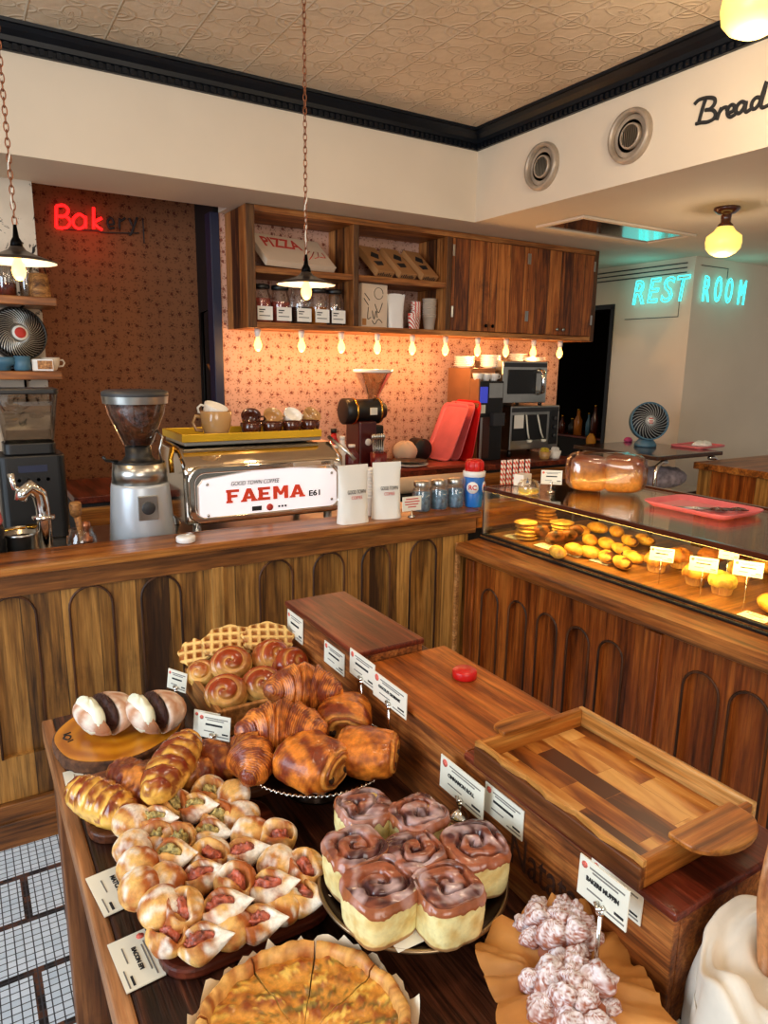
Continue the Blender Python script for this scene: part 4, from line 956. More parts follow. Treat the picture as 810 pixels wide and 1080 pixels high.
strokes(mb, [[(-.05, .12), (-.055, .05), (-.03, .06)], [(-.02, .10), (-.005, .05), (.01, .10), (.02, .06)], [(.0, .14), (.03, .09), (.06, .15)], [(-.02, .04), (.0, .02), (.03, .05), (.06, .03)], [(-.08, .20), (-.04, .16)], [(-.085, .17), (-.05, .13)]], fl, .0022, 5)
mb.tube([(.03+.035*math.cos(a*.5), -.001, .205+.035*math.sin(a*.5)) for a in range(13)], .0016, 5); mb.build('handwriting', M['ink'], t)
MB().box(-.095, -.065, -.0015, .001, .01, .05).build('sticker', M['kraft'], t)
x = P(420, 330, 1, KY+.06).x
t = thing('paper_bag', 'white folded paper bag beside the red striped cups in the cupboard', 'paper bag', (x, KY+.10, bz), -.1)
MB().surf(12, 28, lambda u, v: (.055*(1+.28*u**3)*math.copysign(abs(math.cos(v))**.5, math.cos(v)), .035*(1-.75*u)*math.copysign(abs(math.sin(v))**.6, math.sin(v)), u*.21+.006*math.sin(3*v)*u), True, False, False).build('bag_body', M['white'], t)
def cup_stack(label_f, x, y, z0, r, h, n, step, mat, grp):
    base = None
    for k in range(n):
        loc = (x+.001*math.sin(k*2.1), y, z0+step*k)
        if base is None:
            base = MB().lathe([(r*.72, 0), (r*.74, .002), (r*.97, h-.004), (r*1.03, h-.002), (r*1.03, h+.003), (r*.93, h+.003), (r*.70, .006), (0, .006)], 22).build('paper_cup', mat)
            tag(base, label_f, 'paper cup', grp, loc)
        else: dup(base, loc)
x1, x2 = P(434, 340, 1, KY+.06).x, P(442, 340, 1, KY+.08).x
cup_stack('red striped paper cup in the short nested stack on the cupboard shelf', x1, KY+.05, bz, .030, .07, 3, .012, M['stripe'], 'short stack of red striped cups')
cup_stack('red striped paper cup in the tall nested stack on the cupboard shelf', x2+.01, KY+.14, bz, .034, .08, 9, .012, M['stripe'], 'tall stack of red striped cups')
cup_stack('grey paper cup in the nested stack at the right of the open shelf', P(457, 340, 1, KY+.1).x-.028, KY+.11, bz, .046, .085, 9, .014, plain('grey_cup_paper', (186, 170, 152), .7, var=.05), 'stack of grey paper cups')

# ------------------------------------------------------------------ back counter things
BT = .896
zb_ = lambda px, py, y: P(px, py, 1, y).z-BT
y0 = 3.92
gx2 = P(386, 450, 1, y0).x
t = thing('shop_grinder', 'black shop coffee grinder with a clear hopper by the floral wall', 'coffee grinder', (gx2, y0, BT))
MB().box(-.10, .03, -.09, .09, 0, .30).build('body', plain('maroon_enamel', (74, 20, 20), .3, coat=.4), t, .012)
MB().lathe([(.07, -.17), (.082, -.165), (.082, -.10), (.075, -.09), (.075, .06), (.082, .07), (.082, .09), (.05, .10), (.05, .13)], 26, (0, 0, .36), 'X').build('motor', M['black'], t)
for xx in (-.10, .075): MB().lathe([(.083, xx-.006), (.085, xx), (.083, xx+.006)], 26, (0, 0, .36), 'X').build('brass_band', M['brass'], t)
MB().box(.03, .10, -.06, .06, .10, .27).build('spout', M['black'], t, .01)
MB().box(-.02, .03, -.094, -.084, .34, .385).build('maker_plate', M['card'], t, .002)
MB().lathe([(.035, .40), (.04, .46), (.05, .47), (.12, .60)], 26, (.05, 0, .0), cap=False).build('hopper', M['smoke'], t)
MB().lathe([(.125, .60), (.13, .605), (.13, .618), (.12, .622), (0, .622)], 26, (.05, 0, 0)).build('hopper_lid', M['white'], t)
MB().lathe([(0, -.096), (.022, -.096), (.022, -.085)], 16, (-.035, 0, .17), 'Y').build('emblem', M['paper'], t)
for k in range(6): 
    q = thing('spoon', ORD[k]+' steel spoon from the left, standing in the pot before the shop grinder', 'spoon', (gx2-.03+.012*k, y0-.16, BT+.05)); MB().tube([(0, 0, 0), (.004*(k-3), 0, .14)], .0035, 6).build('handle', M['steel'], q); MB().lathe([(0, .135), (.011, .15), (.009, .17), (0, .18)], 10, (.004*(k-3), 0, 0)).build('bowl', M['steel'], q)
t = thing('utensil_pot', 'dark red pot holding spoons before the shop grinder', 'pot', (gx2, y0-.16, BT)); MB().lathe([(.045, 0), (.052, .004), (.055, .11), (.05, .11), (.047, .012), (0, .012)], 22).build('pot_body', plain('dark_red_glaze', (110, 24, 26), .25), t)
for i, (px, y, r, h, mt_, l) in enumerate(((352, 3.86, .04, .26, 'red', 'red squeeze bottle left of the shop grinder'), (361, 3.80, .036, .22, 'white', 'white capped bottle left of the shop grinder'), (371, 3.76, .045, .17, 'dred', 'dark red tin in front of the shop grinder'), (354, 3.76, .04, .17, 'tan_cup', 'tan stoneware bottle behind the right end of the espresso machine'))):
    x = P(px, 480, 1, y).x; t = thing('bottle', l, 'bottle', (x, y, BT)); mat_ = M.get(mt_) or plain('dark_red_tin', (96, 22, 24), .3)
    MB().lathe([(r*.95, 0), (r, .005), (r, h*.62), (r*.45, h*.8), (r*.4, h*.9)], 20).build('bottle_body', mat_, t); MB().lathe([(r*.48, h*.9), (r*.48, h), (0, h)], 16).build('cap', M['white' if i != 0 else 'black'], t)
rbx = [P(q, 500, 2, .93) for q in (372, 520)]
t = thing('serving_board', 'red-brown wooden board on the back counter under a white plate', 'board', (P(440, 492, 1, 3.66).x, 3.70, BT), -.03)
MB().prism(rrect(-.42, .42, -.09, .09, .03), 0, .02, 'Z').build('board', plain('red_stained_wood', (140, 50, 28), .35, var=.2), t, .004)
pl0 = thing('plate', 'white plate with a black plate on it, on the red-brown board', 'plate', (P(432, 492, 1, 3.70).x, 3.70, BT+.021))
def plate_prof(r): return [(r*.55, 0), (r*.58, .003), (r*.98, .014), (r, .017), (r*.97, .018), (r*.55, .008), (0, .008)]
MB().lathe(plate_prof(.12), 36).build('plate_body', M['white'], pl0)
pl1 = thing('plate', 'black plate resting on the white plate on the red-brown board', 'plate', (pl0.location.x, 3.70, BT+.040)); MB().lathe(plate_prof(.115), 36).build('plate_body', M['black'], pl1)
t = thing('paper_roll', 'long pale paper roll lying behind the coffee pouches', 'paper roll', (P(440, 510, 1, 3.45).x, 3.47, .84)); 
MB().lathe([(.05, -.48), (.05, .48)], 28, axis='X').build('roll', M['box_white'], t)
MB().box(-.5, .5, -.03, .03, -.84, -.051).build('stand', M['dark'], t)
t = thing('towel', 'striped cloth folded beside a black tin on the back counter', 'cloth', (P(430, 470, 1, 4.0).x, 4.03, BT)); MB().surf(12, 20, lambda u, v: (.10*math.sin(PI*u)*math.cos(v), .05*math.sin(PI*u)*math.sin(v), .075*(1-math.cos(PI*u))*.9+.01*math.sin(5*v)), True).build('cloth', M['box_white'], t)
t = thing('tin', 'round black tin on its side beside the folded cloth', 'tin', (P(443, 470, 1, 4.02).x+.02, 4.06, BT+.076)); MB().lathe([(0, -.06), (.07, -.055), (.075, -.05), (.075, .06), (0, .06)], 26, axis='Y').build('tin_body', M['black'], t)
# pink and red cafe trays leaning on the brewer
def tray_upright(label, x, y, mat, tilt, rz, w_=.30, h_=.42):
    Rm = Matrix.Rotation(rz, 3, 'Z') @ Matrix.Rotation(tilt, 3, 'Y')
    t = thing('cafe_tray', label, 'tray', (x, y, BT+.002), rot=Rm)
    o = rrect(-w_/2, w_/2, 0, h_, .05); i2 = rrect(-w_/2+.02, w_/2-.02, .02, h_-.02, .04)
    MB().prism(i2, 0, .004, 'X').build('base', mat, t)
    n = len(o); mb = MB(); V = [(0, p[0], p[1]) for p in i2]+[(-.02, p[0], p[1]) for p in o]+[(-.016, p[0]*1.01, p[1]) for p in o]+[(.004, p[0], p[1]) for p in i2]
    mb.add(V, [(s_*n+k, s_*n+(k+1) % n, (s_+1)*n+(k+1) % n, (s_+1)*n+k) for s_ in range(3) for k in range(n)], True); mb.build('rim', mat, t)
tray_upright('pink cafe tray, leftmost of three leaning against the coffee brewer', 2.845, 3.95, M['pink'], .40, .0)
tray_upright('second pink cafe tray leaning behind the first', 2.930, 3.955, M['pink'], .33, .0)
tray_upright('red cafe tray leaning upright beside the coffee brewer', 3.0, 3.90, M['red'], .17, .0)
# brewer
yb_ = 3.80
bx0 = P(504, 440, 1, yb_).x; bx1 = P(530, 440, 1, yb_).x; bxm = bx0
ztop = zb_(480, 388, yb_+.2)
t = thing('coffee_brewer', 'tall coffee brewer with brown side panel, blue display and black front under stacked plates', 'coffee machine', (bx0, yb_, BT))
MB().box(0, bx1-bx0, .10, .36, 0, ztop).box(0, .012, .002, .10, 0, ztop-.07).build('brown_housing', M['brown_tape'], t, .004)
MB().box(.013, bx1-bx0, .0, .0995, 0, zb_(510, 402, yb_)).build('front_housing', M['black'], t, .006)
w2 = bx1-bx0; wm = bxm-bx0
MB().box(wm+.01, wm+.075, -.006, .0, zb_(510, 425, yb_), zb_(510, 408, yb_)).build('display', emit('blue_display', (60, 70, 190), .5), t, .002)
MB().box(wm+.012, wm+.06, -.006, .0, zb_(510, 436, yb_), zb_(510, 427, yb_)).build('keypad', M['card'], t, .002)
MB().box(wm+.09, w2-.01, -.004, .0, zb_(510, 420, yb_), zb_(510, 404, yb_)).build('steel_plate', M['steel'], t, .002)
MB().box(wm+.0, wm+.02, -.03, .0, .02, zb_(510, 440, yb_)).build('door_edge', M['steel'], t, .003)
MB().box(wm+.03, wm+.10, -.012, .0, .02, zb_(510, 440, yb_)).build('dispenser', plain('dark_brown_panel', (58, 30, 22), .35), t, .004)
MB().box(wm+.10, w2-.02, -.05, .0, zb_(515, 440, yb_)-.06, zb_(515, 440, yb_)+.03).build('spout_block', M['darkgrey'], t, .004)
for i in range(3):
    mug(('leftmost', 'middle', 'rightmost')[i]+' white mug of three in a row on the coffee brewer', (bxm+.045+.07*i-.02, yb_+.05, BT+zb_(510, 402, yb_)+.001), M['white'], -.2, .8, group='white mugs on the brewer')
pn = [0]
def plates(px, y, z0, r, n, where, mat=None):
    b0 = None; x = P(px, 400, 1, y).x
    for k in range(n):
        loc = (x, y, z0+.0125*k); lab = 'white plate in the stack '+where
        if b0 is None: b0 = MB().lathe(plate_prof(r), 32).build('plate', mat or M['white']); tag(b0, lab, 'plate', 'plates '+where, loc)
        else: dup(b0, loc)
plates(489, yb_+.26, BT+ztop+.001, .075, 6, 'at the left end of the coffee brewer top')
plates(516, yb_+.20, BT+ztop+.001, .075, 7, 'nearest the microwave oven')
# microwaves
ym = 3.86
mx0, mx1 = P(530, 400, 1, ym).x, P(577, 400, 1, ym).x
mz0, mz1 = zb_(553, 424, ym), zb_(553, 381, ym)
ox0, ox1, oz0, oz1 = P(538, 450, 1, ym).x, P(589, 450, 1, ym).x, zb_(560, 474, ym), zb_(560, 428, ym)
def microwave(label, x0, x1, z0, z1, handle, leg):
    t = thing('microwave_oven', label, 'oven', (x0, ym, BT+z0)); w_, h_ = x1-x0, z1-z0
    MB().box(0, w_, 0, .31, 0, h_).build('casing', M['steel'], t, .006)
    MB().box(.05 if handle else .02, w_*.74, -.006, 0, h_*.22, h_*.80).build('window', M['black'], t, .003)
    MB().box(.01, w_-.01, -.004, 0, h_*.86, h_*.96).build('vent_strip', M['darkgrey'], t)
    if handle: MB().tube([(w_*.80, 0, h_*.24), (w_*.80, -.05, h_*.28), (w_*.80, -.055, h_*.5), (w_*.80, -.05, h_*.74), (w_*.80, 0, h_*.78)], .018, 10).build('handle', M['chrome'], t)
    else:
        MB().box(w_*.80, w_-.015, -.006, 0, h_*.1, h_*.9).build('control_panel', M['black'], t, .002)
        for k in range(3): MB().lathe([(.014, 0), (.014, -.012), (0, -.013)], 12, (w_*.9, -.006, h_*(.3+.2*k)), 'Y').build('button', M['darkgrey'], t)
        MB().box(.03, .12, -.009, -.006, h_*.5, h_*.8).build('notice', M['paper'], t)
    for (fx, fy) in ((.03, .03), (w_-.03, .03), (.03, .28), (w_-.03, .28)): MB().lathe([(.015, -leg), (.015, 0)], 10, (fx, fy, 0)).build('foot', M['black'], t)
microwave('steel microwave oven with a big chrome handle, stacked on the other oven', mx0, mx1, oz1+.02+.001, mz1, True, .02)
microwave('brown-windowed microwave oven under the one with the chrome handle', ox0, ox1, max(oz0, .02), oz1, False, max(oz0, .02))
for i in range(2):
    t = thing('ladle', ('left', 'right')[i]+' pale ladle hanging on the lower oven front', 'ladle', (ox0+.14+.11*i, ym-.012, BT+oz1*.82))
    MB().tube([(0, 0, 0), (.02+.02*i, -.004, -.13), (.03+.03*i, -.008, -.17)], .006, 8).build('handle', M['card'], t); MB().lathe([(0, -.022), (.018, -.018), (.022, 0), (.019, .0), (0, -.015)], 16, (.033+.03*i, -.012, -.18)).build('bowl', M['card'], t)
    MB().tube([(0, .011, .012), (0, -.003, .0), (0, -.003, -.01)], .003, 6).build('hook', M['steel'], t)
plates(560, ym+.16, BT+mz1+.001, .10, 2, 'on top of the microwave oven'); plates(545, ym+.22, BT+mz1+.001, .075, 4, 'at the back of the microwave oven top')
cup_stack('white paper cup in the nested stack between the two coffee pouches', P(391, 550, 1, 2.44).x, 2.46, .936, .034, .08, 10, .0125, M['white'], 'white paper cups on the ledge')
for i, (px, nm, lab, mt_) in enumerate(((574, 'sugar_caddy', 'small yellow cup of sachets on the back counter by the lower oven', plain('yellow_sachets', (214, 186, 60), .5, var=.4, scale=60)), (585, 'sugar_caddy', 'small white cup beside the yellow one on the back counter', M['white']))):
    q = P(px, 484, 1, 3.70); t = thing(nm, lab, 'cup', (q.x, 3.70, BT)); MB().lathe([(.032, 0), (.034, .003), (.045, .055), (.042, .055), (.03, .006), (0, .006)], 20).build('cup_body', M['tan_cup' if i == 0 else 'white'], t)
    for k in range(5): MB().box(-.022+.009*k, -.016+.009*k, -.02, .02, .02, .075+.006*(k % 2)).build('sachet', mt_, t)
# ------------------------------------------------------------------ things by the doorway
t = thing('side_shelf', 'dark low shelf unit inside the black doorway', 'shelf', (5.12, 4.4, 0)); MB().box(0, .5, 0, .9, 0, .88).build('carcass', M['dark'], t); MB().box(-.02, .52, -.02, .92, .88, .90).build('top', M['crate_red'], t, .003)
rnd = random.Random(5)
for i in range(7):
    r = rnd.uniform(.026, .042); h = rnd.uniform(.12, .3); t = thing('bottle', ORD[i]+' bottle from the right on the dark shelf in the doorway', 'bottle', (5.18+.03*(i % 2), 4.46+.105*i, .901), group='bottles in the doorway')
    MB().lathe([(r, 0), (r, h*.6), (r*.4, h*.8), (r*.35, h)], 14).build('bottle_body', [M['amber'], M['black'], M['brown_cup'], M['slate']][i % 4], t); MB().lathe([(r*.4, h), (r*.4, h+.015), (0, h+.015)], 10).build('cap', M['brass'], t)
t = thing('snack_bag', 'yellow and orange packet hanging from the doorway shelf edge', 'packet', (5.09, 4.62, .80)); MB().surf(10, 16, lambda u, v: (.02*math.sin(PI*u)*math.cos(v), .06*math.sin(v)*(.4+.6*math.sin(PI*u)), .14*u), True, False, False).build('packet', plain('yellow_packet', (226, 150, 30), .4), t)
# ------------------------------------------------------------------ chrome trolley with the blue fan
ctz = 1.0
M['fanrib'] = plain('grey_fan_ribs', (168, 172, 170), .4)
q = [P(604, 466, 2, ctz), P(677, 483, 2, ctz), P(756, 475, 2, ctz)]
tx0, ty1 = (q[0].x+q[1].x)/2, 3.60
ty0 = q[1].y; tx1 = q[2].x
t = thing('service_trolley', 'dark-topped trolley with curved chrome legs behind the bread case', 'trolley', (tx0, ty0, 0))
lx, ly = tx1-tx0, ty1-ty0
MB().box(0, lx, 0, ly, ctz-.028, ctz).build('top', plain('dark_laminate', (66, 46, 38), .12, spec=.8), t, .005)
MB().box(.03, lx-.03, .03, ly-.03, ctz-.29, ctz-.265).build('lower_shelf', M['steel'], t, .004)
for (x, y, sx) in ((.02, .02, 1), (lx-.02, .02, -1), (.02, ly-.02, 1), (lx-.02, ly-.02, -1)):
    MB().tube([(x+.10*sx, y, ctz-.042), (x+.05*sx, y, ctz-.045), (x+.014*sx, y, ctz-.065), (x, y, ctz-.11), (x, y, .05)], .014, 12).build('leg', M['chrome'], t)
    MB().lathe([(0, -.025), (.025, -.02), (.025, .02), (0, .025)], 14, (x, y, .026), 'X').build('caster', M['black'], t)
cf = P(686, 433, 1, ty0+ly*.55)
fz = P(680, 460, 1, ty0+ly*.55).z
fan('table_fan', 'slate-blue bowl fan with a pink badge on the dark trolley', (cf.x, cf.y, ctz+.001), .135, math.radians(-122), M['slate'], M['fanrib'], (M['fanrib'], M['paper'], True), -.22)
cc = P(640, 465, 2, ctz); t = thing('trinket', 'small pink and purple trinket on the left of the trolley top', 'trinket', (cc.x+.12, cc.y-.1, ctz+.001)); MB().lathe([(.03, 0), (.034, .01), (.02, .03), (0, .034)], 14).build('trinket_body', plain('magenta', (206, 70, 130), .4), t)
cc = P(730, 470, 2, ctz)
t = thing('cafe_tray', 'flat red tray lying on the right of the trolley top', 'tray', (cc.x-.02, cc.y-.06, ctz+.001), .1); MB().prism(rrect(-.17, .17, -.12, .12, .04), 0, .006, 'Z').build('base', M['pink'], t); MB().tube([(p[0], p[1], .009) for p in rrect(-.17, .17, -.12, .12, .04)], .007, 6, True).build('rim', M['pink'], t)
t = thing('napkin', 'crumpled white napkin on the red tray on the trolley', 'napkin', (cc.x+.03, cc.y-.06, ctz+.008)); MB().surf(10, 20, lambda u, v: ((.08+.015*math.sin(3*v))*math.sin(PI*u/2)*math.cos(v), .06*math.sin(PI*u/2)*math.sin(v), .03*math.cos(PI*u/2)+.008*math.sin(5*v)*math.sin(PI*u)), True, True, False).build('paper', M['paper'], t)
t = thing('wrapped_bread', 'plastic-bagged bread roll bundle on the lower trolley shelf', 'bread', (tx0+.24, ty0+.18, ctz-.262), -.3)
MB().surf(20, 28, lambda u, v: (.22*math.cos(PI*u), (.085+.012*nz(u*9, v*2, 0, 1, 2))*math.sin(PI*u)**.6*math.cos(v), .085+(.08+.012*nz(u*8, v*3, 1, 1, 5))*math.sin(PI*u)**.6*math.sin(v)), True).build('bag', plain('crinkled_plastic', (150, 140, 150), .15, var=.5, scale=22, bmp=.8), t)

# ------------------------------------------------------------------ on and in the glass case
GT = GZ+.0055
M['crust'] = crust('bread_crust'); M['crust_gloss'] = crust('glazed_crust', .22, .15, 45, .35); M['crust_flaky'] = crust('flaky_crust', .38, .6, 90, .25, .35); M['crumb'] = crust('soft_crumb', .75, .3, 130, 0, .1)
M['logo_ink'] = plain('faded_red_ink', (216, 104, 88), .7, var=.4, scale=400)
def cards_print(t, w_, h_, title=None, y=-.0012):
    mb = MB()
    for k, (a, b2, zf) in enumerate(((-.28, .42, .84), (-.22, .30, .76), (-.30, .02, .28), (.12, .46, .12))): mb.box(a*w_, b2*w_, y, y+.0008, h_*zf-.0009, h_*zf+.0009)
    mb.build('small_print', M['grey_ink'], t)
    MB().lathe([(0, y), (.06*w_, y), (.06*w_, y+.0008)], 8, (-.39*w_, 0, h_*.82), 'Y').build('red_emblem', M['logo_ink'], t)
    if title: text('product_lettering', title, h_*.155, M['ink'], t, (.0, y, h_*.54), (1, 0, 0), (0, 0, 1), .0003, .0003, min(w_*.66, h_*.092*len(title)))
    else: MB().box(-.26*w_, .26*w_, y, y+.0008, h_*.52, h_*.60).build('product_print', M['ink'], t)
    MB().box(.26*w_, .44*w_, y, y+.0008, h_*.21, h_*.27).build('price_print', M['ink'], t)
def card(label, c, rt, up, w_, h_, title=None, stand=None, mat=None, foot=True):
    """c = middle of the lower edge; rt/up in world"""
    R3 = frame(rt, up); t = thing('price_card', label, 'price card', c, rot=R3)
    MB().box(-w_/2, w_/2, -.0006, .0010, 0, h_).build('card', mat or M['card'], t)
    cards_print(t, w_, h_, title)
    if stand is not None:      # a chrome clip on a rod that reaches down by `stand`
        iv = R3.inverted(); d_ = iv @ Vector((0, 0, -1))
        MB().tube([Vector((0, 0, .004)), d_*(stand*.5), d_*(stand-.001)], .0028 if foot else .0012, 8).build('rod', M['chrome'], t)
        if not foot: return t
        MB().tube([(-.006, -.003, .010), (0, -.005, .003), (.006, -.003, .010)], .003, 8).lathe([(0, -.007), (.005, -.004), (.006, 0), (.004, .004), (0, .006)], 12).build('clip', M['chrome'], t)
        mb = MB().lathe([(.017, 0), (.016, .004), (.006, .010), (.003, .012)], 16); mb.xform(Matrix.Translation(d_*(stand-.0005)) @ iv.to_4x4()); mb.build('foot', M['chrome'], t)
    return t
GOLD, BRN, DBRN, PALE, CREAM = c3(214, 142, 58), c3(150, 76, 28), c3(92, 40, 18), c3(226, 184, 116), c3(238, 214, 160)
# shokupan
la = P(588, 520, 2, GT); lb_ = P(662, 524, 2, GT)
lc = P(624, 520, 2, GT)
t = thing('bread_loaf', 'golden two-humped milk loaf in plastic wrap on top of the glass case', 'bread', (lc.x+.075, lc.y-.0, GT), math.atan2(lb_.y-la.y, lb_.x-la.x))
LL = (lb_-la).length
def loaf(off, a, b2, h):
    def fn(u, v):
        ph = PI*u; x = -math.cos(ph); s = math.sin(ph)
        sx = math.copysign(abs(x)**.55, x); sr = abs(s)**.42
        cy, sn = math.cos(v), math.sin(v)
        y = math.copysign(abs(cy)**.6, cy); z = math.copysign(abs(sn)**.6, sn)
        zz_ = (z*.5+.5)
        bul = 1+.05*nz(x*2, y*2, z*2, 1, 3)
        col = mx(c3(226, 156, 62), c3(132, 56, 16), max(0, z+.25)*1.1+.3*nz(x*3, y*3, z*3, 1, 1))
        return (off+a*sx*bul, b2*y*sr*bul, h*(.5+.5*z*sr)*1.0+.004, col)
    return MB().surf(24, 36, fn)
m1 = loaf(-LL*.24, LL*.27, .078, .145); m1.v = [v for v in m1.v]
m1b = loaf(LL*.24, LL*.29, .082, .152); m1.add(m1b.v, m1b.f, True, m1b.c); m1.build('loaf_crust', M['crust'], t)
def wrapfn(u, v):
    ph = PI*u; x = -math.cos(ph); s = math.sin(ph); sx = math.copysign(abs(x)**.5, x); sr = abs(s)**.38; cy, sn = math.cos(v), math.sin(v)
    k = 1.03+.035*nz(x*9, cy*6, sn*6, 1, 2)
    return (LL*.56*sx*k, .086*math.copysign(abs(cy)**.55, cy)*sr*k, 1.16*.136*(.5+.5*math.copysign(abs(sn)**.55, sn)*sr)*k+.002)
MB().surf(34, 48, wrapfn).build('plastic_wrap', M['wrap'], t)
# pink tray with tongs
tq = [P(q[0], q[1], 2, GT) for q in ((680, 533), (712, 524), (806, 541), (770, 555))]
cx_ = sum(p.x for p in tq)/4; cy_ = sum(p.y for p in tq)/4
t = thing('cafe_tray', 'flat pink tray on top of the glass case holding two tongs', 'tray', (cx_, cy_, GT), 0)
hx, hy = (tq[1].x-tq[0].x)/2*.98, (tq[1].y-tq[2].y)/2*.98
i2 = rrect(-hx+.022, hx-.022, -hy+.022, hy-.022, .03); o = rrect(-hx, hx, -hy, hy, .045); n = len(o)
MB().prism(i2, 0, .003, 'Z').build('base', M['pink'], t)
MB().add([(p[0], p[1], .001) for p in i2]+[(p[0]*.985, p[1]*.985, .02) for p in o]+[(p[0], p[1], .0205) for p in o]+[(p[0], p[1], .017) for p in o]+[(p[0]*1.0, p[1]*1.0, 0.0) for p in i2], [(s_*n+k, s_*n+(k+1) % n, (s_+1)*n+(k+1) % n, (s_+1)*n+k) for s_ in range(4) for k in range(n)], True).build('rim', M['pink'], t)
for i in range(2):
    q = P((735, 758)[i], (536, 537)[i], 2, GT+.012); t = thing('tongs', ('left', 'right')[i]+' pair of steel tongs with dark wooden tips on the pink tray', 'tongs', (q.x, q.y, GT+.004), math.radians(-48+14*i))
    for s_ in (-1, 1): 
        MB().tube([(-.08, .004*s_, .006), (.0, .012*s_, .008), (.05, .010*s_, .008)], .0035, 8).build('arm', M['steel'], t)
        MB().tube([(.045, .010*s_, .008), (.075, .014*s_, .010), (.10, .010*s_, .008)], [.007, .012, .006], 10, sy=.4).build('tip', M['brown_cup'], t)
    MB().lathe([(0, -.008), (.006, -.006), (.006, .006), (0, .008)], 10, (-.082, 0, .007), 'Y').build('hinge', M['steel'], t)
sg_ = P(577, 520, 2, GT)
card('white card propped on the case top left of the wrapped loaf', (sg_.x+.02, sg_.y, GT+.035), (.75, -.65, 0), (.08, .08, 1), .085, .058, None, .034)
q = P(555, 522, 2, GT); jar('glass_jar', 'low clear candy jar at the left corner of the case top', (q.x+.03, q.y+.02, GT), .045, .055, M['glass'], plain('yellow_sweets', (226, 186, 80), .3, var=.4, scale=70), lid=None, fh=.5)
q = P(540, 512, 2, GT); t = thing('straw_box', 'small white carton with blue marks behind the case corner', 'box', (q.x+.05, min(q.y+.05, 2.28), GT), .3); MB().box(-.035, .035, -.025, .025, 0, .05).build('carton', M['white'], t, .003); MB().prism([(-.012, .012), (.012, .012), (0, .036)], -.0258, -.0248, 'Y').build('blue_mark', M['blue'], t)
# shelf with sweets inside the case
DZ = .8275
def cookie(r, h, seed, chips=True, base=(230, 178, 84), chip=(60, 30, 16)):
    bcol, ccol = c3(*base), c3(*chip)
    def fn(u, v):
        ph = PI*u; rr_ = math.sin(ph)**.55*r*(1+.05*nz(math.cos(v)*2, math.sin(v)*2, seed, 1, seed % 5)); z = h*.5*(1-math.cos(ph))
        x, y = rr_*math.cos(v), rr_*math.sin(v)
        z += .0015*nz(x*150, y*150, seed, 1, 2)
        t_ = nz(x*95, y*95, seed*3.1, 1, 4, 1)
        return (x, y, z, ccol if (chips and t_ > .55) else mx(bcol, mx(bcol, c3(170, 96, 30), .8), .5+.9*nz(x*40, y*40, seed, 1, 1)))
    return MB().surf(14, 30, fn)
def cstack(px, py, n, r, where, base=(236, 190, 96)):
    q = P(px, py, 2, DZ+.01); b0 = None
    for k in range(n):
        loc = (q.x+.004*math.sin(k*2.3+px), q.y+.004*math.cos(k*1.7), DZ+.0162*k)
        if b0 is None: b0 = cookie(r, .0158, int(px) % 7, False, base).build('cookie', M['crust']); tag(b0, 'round golden cookie in the stack '+where, 'cookie', 'cookies '+where, loc)
        else: dup(b0, loc, .9*k)
cstack(555, 566, 5, .05, 'at the left corner inside the glass case')
cstack(575, 552, 5, .05, 'at the back behind the corner cookie stack', (206, 140, 60))
cstack(593, 566, 5, .05, 'right of the chocolate cookies in the case')
for i, (px, py) in enumerate(((570, 566), (586, 572), (599, 571), (606, 566))):
    q = P(px, py, 2, DZ+.02); o = cookie(.040, .03, i+2, True, (92, 60, 34), (40, 22, 12)).build('cookie', M['crust']); tag(o, ORD[i]+' dark chocolate cookie from the left leaning in the case front', 'cookie', 'chocolate cookies in the case', (q.x, q.y, DZ+.030), .4*i); o.rotation_euler = (-.5, .7, .4)
def oval(r1, r2, h, seed, chip):
    def fn(u, v):
        ph = PI*u; s = math.sin(ph)**.8; x = -r1*math.cos(ph); y = r2*s*math.cos(v); z = h*.5*(1+s*math.sin(v))+.002*nz(x*90, y*90, v, 1, seed)
        t_ = nz(x*80, y*80, z*80, 1, 5, 1)
        col = mx(c3(240, 184, 74), c3(186, 108, 32), .4+.5*nz(x*40, y*40, z*20, 1, seed)+.4*(z/h-.5))
        return (x, y, z, c3(84, 40, 24) if chip and t_ > .6 else col)
    return MB().surf(18, 22, fn)
ci = 0
for (px, py, ch) in ((588, 585, 0), (606, 582, 0), (622, 585, 0), (640, 590, 1), (656, 596, 1), (612, 565, 0), (630, 562, 0), (622, 572, 0), (640, 576, 0), (655, 582, 1), (668, 590, 1), (650, 566, 0), (664, 573, 1), (680, 572, 1)):
    q = P(px, py-2, 2, DZ+.02); o = oval(.052, .030, .046, ci % 5, ch).build('scone', M['crust']); ci += 1
    tag(o, ('chocolate-chip ' if ch else 'plain golden ')+'oval scone, '+('front' if py > 575 else 'back')+' of the case pile, number '+ORD[min(11, ci-1)] if ci < 13 else 'chocolate-chip oval scone hidden at the right back of the case pile', 'scone', 'scones in the case', (q.x, q.y, DZ+(.0 if py > 568 else .012)), .9+.23*(ci % 4))
